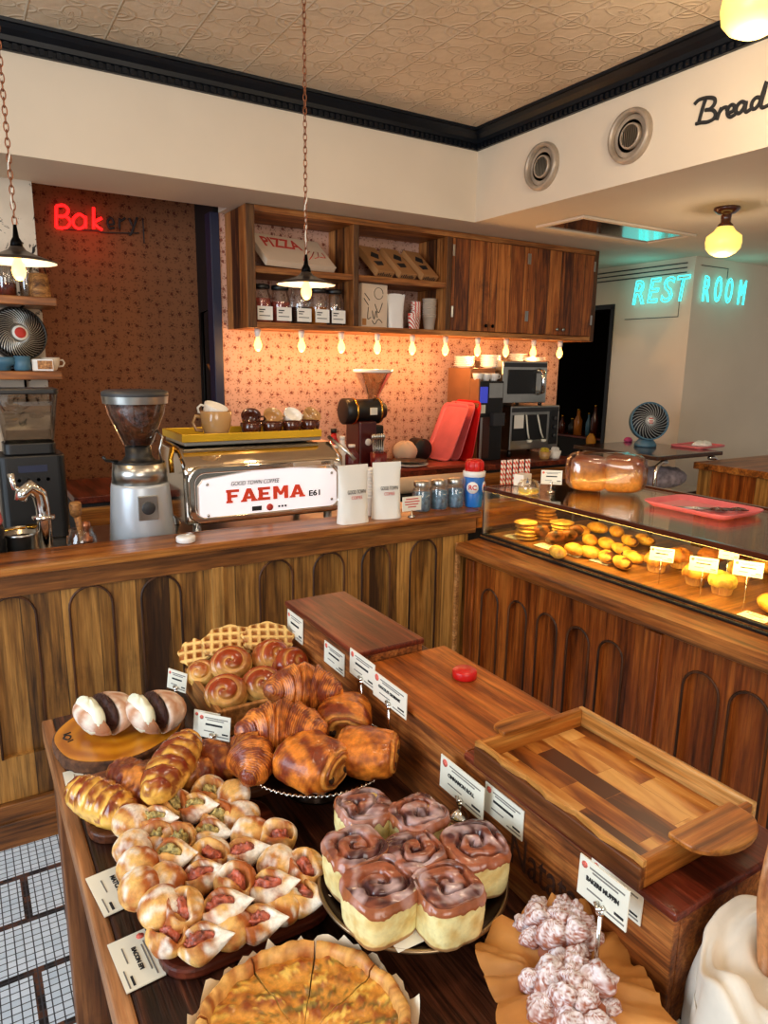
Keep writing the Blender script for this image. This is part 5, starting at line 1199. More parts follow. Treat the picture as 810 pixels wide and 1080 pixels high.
def muffin(label, px, py, top, s=1.):
    q = P(px, py, 2, DZ); t = thing('muffin', label, 'muffin', (q.x, q.y, DZ))
    mb = MB()
    vs_ = []
    def fn(u, v):
        k = 1+.035*math.cos(v*22); r = (.028+.009*u)*k*s; return (r*math.cos(v), r*math.sin(v), .042*u*s)
    mb.surf(6, 88, fn, True, False, False); mb.lathe([(0, .001), (.027*s, .001)], 20); mb.build('paper_case', plain('muffin_paper', (206, 146, 80), .8) if 'muffin_paper' not in bpy.data.materials else bpy.data.materials['muffin_paper'], t)
    sd = int(px) % 6
    def f2(u, v):
        ph = PI/2*u*1.25; r = .046*s*min(1.0, math.sin(ph)**.8)*(1+.06*nz(math.cos(v)*2, math.sin(v)*2, u, 1, sd)); z = (.042+.030*math.cos(ph))*s+.004*nz(r*60*math.cos(v), r*60*math.sin(v), 0, 1, sd)
        col = mx(c3(*top), mx(c3(*top), c3(130, 60, 20), .8), .45+.8*nz(r*60*math.cos(v), r*60*math.sin(v), 1, 1, sd+1))
        return (r*math.cos(v), r*math.sin(v), z, col)
    MB().surf(14, 30, f2, True, True, False).build('muffin_top', M['crust'], t); return t
muffin('golden muffin beneath the leftmost yellow card in the case', 692, 602, (222, 150, 60)); muffin('golden muffin just right of the leftmost muffin in the case', 716, 598, (206, 126, 46)); muffin('golden muffin beneath the middle yellow card in the case', 733, 616, (236, 160, 58))
muffin('lemon-yellow topped muffin at the case front', 761, 626, (250, 216, 90)); muffin('yellow muffin dotted with chocolate behind the lemon one', 780, 612, (244, 204, 90)); muffin('brown muffin at the back between the cards', 748, 598, (190, 110, 44))
q = P(806, 640, 2, DZ+.02); o = oval(.07, .045, .06, 3, 0).build('pastry', M['crust']); tag(o, 'golden pastry at the right edge of the case front', 'pastry', None, (q.x+.02, q.y-.03, DZ), 1.2)
q = P(800, 600, 2, DZ+.02); o = oval(.06, .04, .05, 1, 0).build('pastry', M['crust']); tag(o, 'brown pastry at the right edge behind the yellow cards', 'pastry', None, (q.x+.05, q.y, DZ), 1.2)
YC = M['card']
for (px, py, l) in ((541, 567, 'first flat card from the left inside the case front'), (574, 577, 'second flat card from the left inside the case front'), (604, 585, 'third flat card from the left inside the case front'), (634, 593, 'fourth flat card from the left inside the case front'), (795, 652, 'flat card at the right edge inside the case front')):
    q = P(px, py, 2, DZ); R3 = (.35, -.93, 0); card(l, (q.x-.02, q.y, DZ+.002), (0, -1, 0), (1, 0, .05), .085, .052)
for (px, py, w_, l) in ((697, 592, .078, 'leftmost standing card among the muffins in the case'), (741, 603, .085, 'middle standing card among the muffins in the case'), (788, 608, .082, 'right standing card among the muffins in the case'), (768, 590, .06, 'small standing card at the back between the middle and right cards')):
    q = P(px, py, 0, 2.0 if py > 591 else 2.12); card(l, (q.x, q.y, q.z), (.45, -.89, 0), (.25, .12, 1), w_, .046, None, max(.01, q.z-DZ-.001), foot=False)
# ------------------------------------------------------------------ crates on the table
def crate(label, x0, x1, y0, y1, z1, mt, mf, board=.012):
    t = thing('wooden_crate', label, 'crate', (x0, y0, TZ+.0005)); h = z1-TZ; a, b = x1-x0, y1-y0
    MB().box(0, board, 0, b, 0, h-board).build('side_board', mf, t, .002); MB().box(a-board, a, 0, b, 0, h-board).build('side_board', mf, t, .002)
    MB().box(board, a-board, 0, board, 0, h-board).build('end_board', mf, t, .002); MB().box(board, a-board, b-board, b, 0, h-board).build('end_board', mf, t, .002)
    MB().box(-.003, a+.003, -.003, b+.003, h-board, h).build('top_board', mt, t, .003)
    return t
BX = .652
crate('dark red-stained upturned crate at the back right of the bread table', BX, .812, 1.163, 1.525, .975, M['crate_red'], M['crate_face'])
M['stencil'] = plain('faded_stencil_ink', (66, 34, 18), .8, var=.5, scale=120)
k2 = crate('orange-brown upturned crate with a red lid on top, in the middle of the row', BX-.004, .864, .795, 1.155, .95, M['crate_or'], M['crate_face'])
k3 = crate('worn crate with black stencilled letters under the shallow wooden tray', BX-.012, .872, .405, .788, .95, M['crate_red'], M['crate_face'])
text('stencil', 'Natata', .075, M['stencil'], k3, (-.0006, .205, .070), (0, -1, 0), (0, 0, 1), .0004, 0, .13)
rc_ = P(490, 712, 2, .955); t = thing('plastic_disc', 'small round red plastic lid lying on the orange-brown crate', 'lid', (rc_.x, rc_.y, .9508)); MB().lathe([(.023, 0), (.024, .002), (.024, .014), (.022, .0165), (0, .0165)], 28).build('lid_body', M['red'], t)
# shallow acacia tray
zt_ = .99
q = [P(500.4, 783, 2, zt_+.0), P(615.7, 742.4, 2, zt_), P(793.7, 846, 2, zt_), P(679.6, 911.5, 2, zt_)]
x0, x1 = (q[0].x+q[3].x)/2, (q[1].x+q[2].x)/2; y1, y0 = (q[0].y+q[1].y)/2, (q[2].y+q[3].y)/2
t = thing('serving_tray', 'shallow acacia tray with a patchwork floor and rounded end handles, on the stencilled crate', 'tray', (x0, y0, .951))
a, b = x1-x0, y1-y0; h = zt_-.951
def patch():
    m, nt, bs = newmat('acacia_patchwork', .3, 0, None, .4); co = nd(nt, 'ShaderNodeTexCoord').outputs['Object']
    sw = nd(nt, 'ShaderNodeMapping', {0: co, 'Rotation': (0, 0, PI/2), 'Location': (0, .013, 0)}).outputs[0]
    br = nd(nt, 'ShaderNodeTexBrick', {'Vector': sw, 'Color1': (0, 0, 0, 1), 'Color2': (1, 1, 1, 1), 'Mortar': (.5, .5, .5, 1), 'Scale': 1., 'Mortar Size': .0003, 'Brick Width': .135, 'Row Height': .036}, offset=.37)
    st = nd(nt, 'ShaderNodeMapping', {0: co, 'Scale': (26, 4, 26)}).outputs[0]
    off = nd(nt, 'ShaderNodeVectorMath', {0: st, 1: nd(nt, 'ShaderNodeVectorMath', {0: br.outputs['Color'], 1: (31., 17., 5.)}, operation='MULTIPLY').outputs[0]}, operation='ADD').outputs[0]
    n = nd(nt, 'ShaderNodeTexNoise', {'Vector': off, 'Scale': 1., 'Detail': 6., 'Distortion': 1.1}).outputs[0]
    f = mth(nt, 'ADD', n, mth(nt, 'MULTIPLY', mth(nt, 'SUBTRACT', br.outputs['Color'], .5), .42))
    nt.links.new(ramp(nt, f, [(.33, C(84, 40, 16)), (.45, C(150, 80, 28)), (.56, C(196, 126, 54)), (.72, C(230, 174, 98))]), bs.inputs['Base Color']); return m
MB().box(.008, a-.008, .008, b-.008, 0, .009).build('tray_floor', patch(), t)
MB().box(0, .010, 0, b, 0, h-.008).build('side_rim', M['tray_dark'], t, .002)
MB().prism([(0.001, b), (.010, b)]+[(.010, b*(1-k/20)) for k in range(1, 20)]+[(.010, 0), (.004, 0)]+[(.0035+.0028*math.sin(k*1.1+.4)+.001*math.sin(k*3.), b*k/20) for k in range(1, 20)], h-.0082, h, 'Z').build('pale_live_edge', M['tray_rim'], t)
MB().box(a-.010, a, 0, b, 0, h).build('side_rim', M['tray_rim'], t, .002)
MB().box(.010, a-.010, 0, .010, 0, h).build('end_rim', M['tray_warm'], t, .002); MB().box(.010, a-.010, b-.010, b, 0, h).build('end_rim', M['tray_warm'], t, .002)
def handle(y, s, w_=.062, fx=.55, d_=.038):
    pts = [(a*fx-w_, y-s*.012), (a*fx-w_, y+s*.012)]+[(a*fx-w_*math.cos(PI*k/14), y+s*(.012+d_*math.sin(PI*k/14))) for k in range(1, 14)]+[(a*fx+w_, y+s*.012), (a*fx+w_, y-s*.012)]
    return MB().prism(pts, h, h+.008, 'Z').build('handle', M['tray_warm'], t, .002)
handle(.002, -1); handle(b-.002, 1, .050, .42, .012)

# ------------------------------------------------------------------ price cards
def face_card(label, lt, rt_, lb, X, title, stand=None):
    A, B, D_ = P(*lt, 0, X), P(*rt_, 0, X), P(*lb, 0, X); w_ = abs(A.y-B.y); h_ = A.z-D_.z
    return card(label, (X, (A.y+B.y)/2, D_.z), (0, -1, 0), (.02, 0, 1), w_, h_, title, None if stand is None else D_.z-stand-.001)
XF = BX-.012
face_card('white card stuck on the dark red crate at its far end', (303, 642), (319, 656), (304, 668), XF+.0085, None); face_card('white card stuck low on the near end of the dark red crate', (342, 675), (363, 690), (342, 697), XF+.0085, None)
PZ = .852
face_card('white croissant card on a chrome rod nearest the dark red crate', (369, 683), (395, 699), (369, 709), .633, None, PZ)
face_card('white chocolate croissant card on a chrome rod before the orange-brown crate', (394, 707), (429, 728), (395, 733), .630, 'CHOCOLAT CROISSANT', PZ)
face_card('white cinnamon roll card on a chrome rod before the stencilled crate', (465, 795), (511, 824), (464, 828), .620, 'CINNAMON ROLL', PZ)
face_card('white card stuck on the stencilled crate behind the cinnamon roll card', (512, 824), (553, 848), (512, 855), XF-.003, None)
face_card('white BAKERS MUFFIN card on a thick chrome clip rod above the sugared muffins', (612, 900), (665, 934), (610, 941), .585, 'BAKERS MUFFIN', TZ)
face_card('white card stuck on the stencilled crate behind the BAKERS MUFFIN card', (624, 904), (679, 940), (624, 935), XF-.003, None)
def lying(label, c4, title, tilt=0):
    A, B, D_ = [P(*p, 2, TZ+.003) for p in c4]       # lettering's left-top, right-top, left-bottom
    rt = (B-A); up = (A-D_); w_, h_ = rt.length, up.length
    return card(label, (D_+(B-A)/2), rt, up, w_, h_, title)
lying('flat white card reading MATCHA EPI lying beside the herb bread rolls', ((130, 905), (152, 942), (90, 927)), 'MATCHA EPI')
lying('flat white card reading BACON EPI lying at the table edge beside the bacon rolls', ((152, 979), (175, 1027), (113, 997)), 'BACON EPI')
lying('flat white card lying under the glazed pastry near the wood slice', ((104, 806), (112, 830), (66, 815)), None)
lying('flat white card at the bottom edge near the linen basket', ((690, 1042), (752, 1078), (682, 1075)), None)
for (px, py, w_, h_, l, tt, hd) in ((186, 728, .060, .045, 'white card on a chrome ball foot left of the bun crate', None, -62), (213, 778, .060, .045, 'white card behind the waffle card near the front corner of the bun crate', None, -50), (225, 779, .074, .048, 'white card on chrome ball feet before the bun crate, nearest the glazed pastries', None, -50)):
    q = P(px, py, 2, TZ+.028); dx = .0 if px != 213 else .012
    card(l, (q.x+dx, q.y+dx, TZ+.028), (math.cos(math.radians(hd)), math.sin(math.radians(hd)), 0), (.12, .12, 1), w_, h_, tt, .0265)

# ------------------------------------------------------------------ wood slice with red-bean buns
ws = thing('wood_slice_board', 'round bark-edged wood slice board at the far left corner of the table', 'board', (.227, 1.396, TZ+.0005))
def rs(a): return .126*(1+.035*math.sin(2*a+.6)+.02*math.sin(3*a+1)+.012*math.sin(7*a))
def slice_mat():
    m, nt, b = newmat('honey_wood_slice', .3, 0, None, .4, .2); co = nd(nt, 'ShaderNodeTexCoord').outputs['Object']
    wv = nd(nt, 'ShaderNodeTexWave', {'Vector': co, 'Scale': 9., 'Distortion': 4., 'Detail': 3.}, wave_type='RINGS', rings_direction='Z').outputs['Fac']
    n = nd(nt, 'ShaderNodeTexNoise', {'Vector': co, 'Scale': 7., 'Detail': 4.}).outputs[0]
    c = ramp(nt, mth(nt, 'ADD', mth(nt, 'MULTIPLY', wv, .25), mth(nt, 'MULTIPLY', n, .75)), [(.3, C(168, 92, 12)), (.6, C(206, 132, 24)), (.8, C(224, 154, 40))])
    nt.links.new(c, b.inputs['Base Color']); return m
N_ = 72; ol = [(rs(2*PI*k/N_)*math.cos(2*PI*k/N_), rs(2*PI*k/N_)*math.sin(2*PI*k/N_)) for k in range(N_)]
MB().prism([(p[0]*.965, p[1]*.965) for p in ol], .002, .0285, 'Z').build('wood_slab', slice_mat(), ws)
rows_ = [(.93, 0), (.985, .002), (1.0, .008), (.99, .016), (1.005, .022), (.985, .0275), (.955, .0275)]
V = [(p[0]*k*(1+.012*nz(p[0]*130, p[1]*130, z*300, 1, 2)), p[1]*k*(1+.012*nz(p[0]*130, p[1]*130, z*300, 1, 2)), z) for k, z in rows_ for p in ol]
MB().add(V, [(s_*N_+k, s_*N_+(k+1) % N_, (s_+1)*N_+(k+1) % N_, (s_+1)*N_+k) for s_ in range(len(rows_)-1) for k in range(N_)], True).build('bark_rim', plain('rough_bark', (92, 56, 32), .9, var=.6, scale=70, bmp=1.), ws)
br_ = MB(); strokes(br_, [[(-.106, .01), (-.10, .02), (-.092, .012), (-.098, .0), (-.106, .01)], [(-.1, -.008), (-.09, -.004)], [(-.104, .024), (-.09, .028)]], lambda x, y: (x, y, .0288), .0018, 5); br_.build('burnt_stamp', M['ink'], ws)
def bean_bun(label, px, py, rz):
    q = P(px, py, 2, TZ+.055); t = thing('red_bean_bun', label, 'bun', (q.x, q.y, TZ+.0295), rz); t.scale = (1.1, 1.12, 1.1)
    def half(sgn):
        def fn(u, v):
            ph = PI*u; s = math.sin(ph)
            x = .056*s*math.cos(v)*1.05; y = .052*s*math.sin(v); z = .034*(1-math.cos(ph))*.98
            y = y*sgn if y*sgn > 0 else y*.10*sgn
            if sgn > 0: y *= .62; x *= .9
            y = sgn*abs(y)+(.020 if sgn > 0 else -.008)*(z/.06)*1.2-.004
            col = mx(c3(192, 136, 100), c3(236, 218, 200), .25+.9*nz(x*60, y*60, z*60, 1, 3)+.4*(z/.066-.4))
            if abs(y) < .006: col = mx(col, c3(236, 216, 176), .8)
            return (x, y, z+.001*nz(x*90, y*90, z*90, 1, 1), col)
        return MB().surf(20, 36, fn)
    mb = half(1); m2 = half(-1); mb.add(m2.v, m2.f, True, m2.c)
    mb.build('bread_body', M['crumb'], t)
    def paste(u, v):
        ph = PI*u; s = math.sin(ph); x = .047*s*math.cos(v); y = .014*s*math.sin(v)-.004; z = .038+.033*(-math.cos(ph))+.003*nz(x*200, y*200, u*9, 1, 2)
        return (x, y-.003, z, c3(58, 26, 24))
    MB().surf(20, 24, paste).build('red_bean_paste', M['bean'], t)
    def cream(u, v):
        ph = PI*u; s = math.sin(ph); x = -.002+.047*s*math.cos(v); y = .020+.019*s*math.sin(v); z = .042+.033*(-math.cos(ph))+.004*nz(x*60, u*4, v, 1, 4)
        return (x, y, z, c3(240, 244, 222))
    MB().surf(20, 24, cream).build('butter_cream', M['cream'], t)
M['bean'] = plain('red_bean_paste', (56, 26, 26), .35, var=.5, scale=140, bmp=.9); M['cream'] = plain('butter_cream', (240, 244, 220), .35, var=.02)
bean_bun('left of the two split red-bean buns on the wood slice', 107, 760, math.radians(105)); bean_bun('right of the two split red-bean buns on the wood slice', 160, 758, math.radians(100))

# ------------------------------------------------------------------ boards for the rolls
t = thing('serving_board', 'walnut board with rounded corners under the glazed pastries', 'board', (.285, 1.17, TZ+.0005)); MB().prism(rrect(-.165, .165, -.10, .10, .04), 0, .018, 'Z').build('board', M['board'], t, .004)
t = thing('serving_board', 'red-brown rounded board under the rows of epi bread', 'board', (.272, .905, TZ+.0005), .0); MB().prism(rrect(-.115, .125, -.155, .155, .045), 0, .018, 'Z').build('board', M['board_red'], t, .005)
BT2 = TZ+.019
def danish(label, a_, b_, z, seed, slashes=True, tone=0.):
    A, B = P(*a_, 2, z), P(*b_, 2, z); L = (B-A).length; c = (A+B)/2
    t = thing('curry_bread', label, 'bread', (c.x, c.y, z-.032), math.atan2(B.y-A.y, B.x-A.x))
    def fn(u, v):
        ph = PI*u; s = math.sin(ph)**.62; x = -L*.56*math.cos(ph); cv, sv = math.cos(v), math.sin(v)
        top = max(0, sv)
        rid = .5+.5*math.cos(x/L*2*PI*6.0+cv*1.4) if slashes else .5+.5*nz(x*60, v*2, 0, 1, seed)
        r = 1+.15*(min(1, rid*1.6)-.5)*top**.5+.05*nz(x*70, cv*3, sv*3, 1, seed)
        y = .036*s*cv*r; zz_ = .032+.033*s*sv*r+.0015*nz(x*230, y*230, v, 1, seed+1)
        g = nz(x*70, y*70, v, 1, seed+2)
        col = mx(c3(244, 188, 84), c3(140, 60, 20), -.05+1.0*min(1, rid*1.7)*top**.6+.7*g+tone) if slashes else mx(c3(214, 132, 52), c3(110, 42, 18), .45+.9*g+tone)
        if nz(x*160, y*160, zz_*100, 1, 5, 1) > .62 and sv > -.2: col = mx(col, c3(120, 36, 22), .8)
        return (x, y, zz_, col)
    MB().surf(60, 40, fn).build('pastry_body', M['crust_gloss'] if slashes else M['crust_flaky'], t)
danish('golden slashed pastry nearest the table corner, lying on a white card', (80, 832), (136, 861), BT2+.030, 1)
danish('rough browned pastry lying just right of the slashed golden one', (124, 812), (178, 850), BT2+.030, 2, False)
danish('large pastry lying on top of the others and pointing away', (162, 838), (200, 780), BT2+.075, 3, True, .12)
danish('rough dark pastry at the right end of the pastry board', (200, 795), (250, 812), BT2+.034, 4, False, .15)
danish('dark pastry half hidden under the top one, in front of the right one', (182, 822), (226, 815), BT2+.030, 0, False, .2)

# ------------------------------------------------------------------ epi bread
M['matcha'] = plain('herb_filling', (176, 158, 96), .7, var=.7, scale=160, bmp=.8); M['bacon'] = plain('bacon_filling', (178, 92, 70), .35, var=.75, scale=85, bmp=.5)
M['floured'] = crust('floured_bread', .7, .5, 150, 0, .2)
def epi(label, pods, z, kind):
    ps = [P(120+p[0]/3.68, 820+p[1]/3.68, 2, z) for p in pods]; c = ps[0].copy(); c.z = BT2
    t = thing('epi_bread', label, 'bread', c)
    mb = MB(); fills = []
    for i, (p, q) in enumerate(zip(pods, ps)):
        nxt = ps[i+1] if i+1 < len(ps) else q+(q-ps[i-1]); dirv_ = (nxt-q); hd = math.atan2(dirv_.y, dirv_.x)
        tip = p[2] == 't'
        hd = math.radians(-38+10*math.sin(i*2.1+p[0])) if tip else math.radians(112+24*math.sin(i*1.7+p[1]))
        L, W, H = (.080, .0275, .040) if tip else (.058, .0285, .043)
        open_ = len(p) > 3 and p[3] != '-'
        sd = (i*5+int(p[0])) % 9
        Mx = Matrix.Translation(q-c+Vector((0, 0, -.002))) @ Matrix.Rotation(hd, 4, 'Z') @ Matrix.Rotation(-.22 if tip else -.1, 4, 'Y') @ Matrix.Rotation(.35 if tip else -.25, 4, 'X')
        i0 = len(mb.v)
        def fn(u, v):
            ph = PI*u; s = math.sin(ph)**.72
            if tip: s *= (1-.68*max(0, u-.42)/.58)
            x = L*(u-.45) if tip else -L*.5*math.cos(ph)
            cv, sv = math.cos(v), math.sin(v); k = 1+.06*nz(x*40, cv*2, sv*2, 1, sd)
            slit = lip = 0
            if open_:
                wob = .12*math.sin(u*9+sd); m_ = math.exp(-((u-.42)/.24)**4)
                slit = math.exp(-((cv-.05-wob)/.34)**4)*max(0, sv)**.5*m_
                lip = math.exp(-((abs(cv-.05-wob)-.52)/.17)**2)*max(0, sv)*m_
            y = W*s*cv*k; zz_ = H*.5*s*sv*k-.021*slit+.006*lip+(.016*max(0, u-.5)**1.5 if tip else 0)
            g = nz(x*45, y*45, zz_*45, 1, sd)
            col = mx(c3(228, 176, 98), c3(170, 88, 30), .38+1.1*g+.65*lip-(.25 if sv < -.2 else 0))
            fl = -.04+1.0*nz(x*75+3, y*75, zz_*40, 1, (sd+3) % 9)+.28*max(0, sv)+(max(0, u-.45)*2.6 if tip else 0)-(.8*lip)
            col = mx(col, c3(246, 238, 224), fl)
            if slit > .3: col = mx(col, c3(150, 84, 36), min(1, slit*1.1))  # slit darkened: cavity shade put into the crust colour
            return (x, y, zz_, col)
        mb.surf(34, 44, fn); mb.xform(Mx, i0)
        if open_:
            fm = MB()
            def ff(u, v):
                ph = PI*u; s = math.sin(ph); x = L*.27*(-math.cos(ph))-L*(.03 if tip else 0.06); n_ = nz(x*110, v*1.3, u*7, 1, sd); y = W*.30*s*math.cos(v)*(1+.5*n_)+W*.1*math.sin(u*9+sd)*.6+.001; zz_ = H*.205+.008*s*math.sin(v)*(1+.6*n_)+.004*nz(x*190, y*190, v, 1, sd+1)-(.010*(2*u-1)**2)
                return (x, y, zz_)
            fm.surf(26, 26, ff); fm.xform(Mx); fills.append((fm, p[3]))
    mb.build('crust', M['floured'], t)
    for fm, k in fills: fm.build('filling', M['matcha' if k == 'm' else 'bacon'], t)
ZE = BT2+.028
epi('herb-filled epi bread at the back of the pile, nearest the glazed pastries', [(70, 165, 'r', '-'), (165, 165, 't', 'm'), (230, 100, 'r', 'm'), (320, 115, 't', 'm'), (370, 50, 'r', 'm'), (465, 65, 'r', '-')], ZE+.014, 'm')
epi('second herb-filled epi bread from the back of the pile', [(75, 270, 'r', '-'), (165, 232, 'r', 'm'), (250, 238, 'r', 'm'), (375, 220, 't', 'm'), (405, 150, 'r', 'm'), (495, 150, 'r', '-')], ZE+.004, 'm')
epi('short herb-filled epi bread end resting over the white MATCHA EPI card', [(100, 425, 'r', '-'), (95, 340, 'r', '-'), (228, 303, 't', 'm')], ZE+.018, 'm')
epi('bacon-filled epi bread in the middle of the pile, behind the two front ones', [(200, 405, 'r', '-'), (345, 383, 't', 'b'), (372, 300, 'r', 'b'), (505, 290, 't', 'b'), (530, 215, 'r', '-'), (635, 225, 'r', 'b')], ZE+.012, 'b')
epi('bacon-filled epi bread lying second from the front of the pile', [(180, 500, 'r', '-'), (270, 505, 'r', 'b'), (425, 500, 't', 'b'), (472, 400, 'r', 'b'), (610, 420, 't', 'b'), (635, 335, 'r', '-'), (740, 345, 'r', 'b')], ZE+.018, 'b')
epi('frontmost bacon-filled epi bread on the red-brown board', [(215, 600, 'r', 'b'), (345, 637, 't', 'b'), (450, 575, 'r', '-'), (562, 562, 't', 'b'), (650, 485, 'r', '-'), (735, 465, 't', 'b')], ZE, 'b')

# ------------------------------------------------------------------ bun crate with rolls and waffles
zc_ = .845
A, B, D_ = P(229, 752, 2, zc_), P(186, 693, 2, zc_), P(287, 739, 2, zc_)
cx0, cy0, cy1 = (A.x+B.x)/2, A.y, min(B.y, 1.545); cx1 = min(BX-.012, cx0+.235)
t = thing('bun_crate', 'shallow pale wood crate full of butter rolls and waffles at the back of the table', 'crate', (cx0, cy0, TZ+.0005)); a, b, h = cx1-cx0, cy1-cy0, zc_-TZ
for (q0, q1, q2, q3, nm) in ((0, .012, 0, b, 'side_board'), (a-.012, a, 0, b, 'side_board'), (.012, a-.012, 0, .012, 'end_board'), (.012, a-.012, b-.012, b, 'end_board')): MB().box(q0, q1, q2, q3, 0, h).build(nm, M['pale_wood'], t, .002)
MB().box(.012, a-.012, .012, b-.012, 0, .008).build('bottom_board', M['black'], t)
def spiral_bun(label, px, py, z, r, rz, dark=.0, tilt=0.):
    q = P(px, py, 2, z); t = thing('butter_roll', label, 'bread roll', (q.x, q.y, z-r*.72), rot=Matrix.Rotation(rz, 3, 'Z') @ Matrix.Rotation(tilt, 3, 'X'))
    tl = math.radians(38)
    def fn(u, v):
        ph = PI*u; s_ = math.sin(ph); d_ = -math.cos(ph)
        th = v/(2*PI); spir = (u*4.6-th) % 1.0
        gw = min(spir, 1-spir); amt = 1 if u < .42 else max(0, 1-(u-.42)*7)
        g = math.exp(-(gw/.13)**2)*amt
        k = 1-.13*g-.04*(1-math.cos(u*2))*0
        X, Y, Z = s_*math.cos(v)*k, d_*k, s_*math.sin(v)*k
        Y, Z = Y*math.cos(tl)+Z*math.sin(tl), -Y*math.sin(tl)+Z*math.cos(tl)
        zz_ = r*.80+r*.98*Z
        top = zz_/(r*1.75)
        col = mx(c3(240, 192, 106), c3(150, 52, 12), -.22+1.5*top+.25*nz(X*2, Y*2, Z*2, 1, 2)+dark)
        col = mx(col, c3(236, 176, 90), .65*g)
        return (r*1.12*X, r*1.06*Y, max(zz_, 0), col)
    MB().surf(60, 60, fn).build('roll_body', M['crust_gloss'], t)
zr = TZ+.062
spiral_bun('coiled butter roll at the front left corner of the bun crate', 239, 733, zr, .043, -.45)
spiral_bun('coiled butter roll at the front of the bun crate, right of the corner one', 277, 724, zr+.004, .043, -.3)
spiral_bun('small pale butter roll by the left side of the bun crate', 214, 712, zr-.004, .034, -.7, -.35)
spiral_bun('glossy butter roll in the second row, in the middle of the bun crate', 244, 702, zr+.022, .043, -.35, .05)
spiral_bun('glossy butter roll in the second row right, with a pale belly', 286, 694, zr+.026, .042, .3, 0)
spiral_bun('dark butter roll tucked at the right side of the bun crate', 306, 702, zr+.018, .040, .5, .3)
spiral_bun('dark butter roll at the front right corner, behind the croissants', 310, 720, zr+.004, .040, .2, .2)
def waffle(label, px, py, z, rx, ry, rot):
    q = P(px, py, 2, z); t = thing('waffle', label, 'waffle', (q.x, q.y, z), rot=rot)
    n_ = 46; mb = MB()
    def fn(u, v):
        rr_ = math.sin(PI*u/2) if u <= 1 else 1
        x, y = rx*rr_*math.cos(v), ry*rr_*math.sin(v)
        w_ = 1+.05*math.sin(9*v)*rr_; x *= w_; y *= w_
        gx = abs(((x/.021) % 1)-.5)*2; gy = abs(((y/.021) % 1)-.5)*2
        ridge = max(gx, gy); zz_ = (.010 if ridge > .60 else (-.0 if ridge < .42 else .010*(ridge-.42)/.18))*(1 if rr_ < .95 else .4)
        col = mx(c3(170, 96, 34), c3(238, 196, 118), (ridge-.3)*1.6+.2*nz(x*50, y*50, 0, 1, 3))
        return (x, y, zz_+.008, col)
    mb.surf(60, 110, fn, True, True, False)
    def f2(u, v):
        s = math.cos(PI*u/2); k = 1+.05*math.sin(9*v)
        return (rx*s*math.cos(v)*k if u < 1 else 0, ry*s*math.sin(v)*k if u < 1 else 0, .008-.016*math.sin(PI*u/2) if u > 0 else .010, c3(196, 128, 56))
    mb.surf(8, 110, f2, True, False, True); mb.build('waffle_body', M['crust'], t)
Rz = lambda a, b_=0, c_=0: Matrix.Rotation(a, 3, 'Z') @ Matrix.Rotation(b_, 3, 'X') @ Matrix.Rotation(c_, 3, 'Y')
waffle('waffle standing at the left end behind the butter rolls', 207, 690, zr+.020, .040, .034, Rz(-.3, .75, -.2))
waffle('large waffle leaning in the middle behind the butter rolls', 243, 680, zr+.044, .066, .046, Rz(-.35, .65, 0))
waffle('large waffle leaning at the right, topmost behind the butter rolls', 282, 676, zr+.050, .062, .046, Rz(-.35, .55, .1))

# ------------------------------------------------------------------ croissant stand
def cake_stand(label, c, r, z, mt, rim):
    t = thing('cake_stand', label, 'cake stand', (c.x, c.y, TZ+.0005)); h = z-TZ
    MB().lathe([(r*.45, 0), (r*.47, .006), (r*.20, .014), (r*.16, h*.5), (r*.26, h-.010), (0, h-.010)], 40).build('foot', mt, t)
    MB().lathe([(0, h-.009), (r*.3, h-.009), (r*.9, h-.006), (r, h), (r*.985, h+.002), (r*.88, h-.002), (0, h-.003)], 56).build('plate', mt, t)
    mb = MB()
    if rim == 'bead':
        pts = []
        for k in range(640): a = 2*PI*k/640; pts.append(((r+.0018*math.cos(a*90))*math.cos(a), (r+.0018*math.cos(a*90))*math.sin(a), h+.002+.0016*math.sin(a*90)))
        mb.tube(pts, .0020, 5, True)
    else: mb.tube([(r*math.cos(2*PI*k/90), r*math.sin(2*PI*k/90), h+.001) for k in range(90)], .003, 8, True)
    mb.build('rim', M['chrome'] if rim == 'bead' else M['aged_gold'], t); return t
M['aged_gold'] = plain('aged_pewter_rim', (150, 126, 96), .3, .9, .15); M['tarnish'] = plain('dark_pewter', (44, 30, 22), .28, .75, .5, 20)
SZ = .852
sA = Vector((.507, 1.055, 0)); cake_stand('dark footed plate with a beaded silver rim carrying the croissants', sA, .139, SZ, M['tarnish'], 'bead')
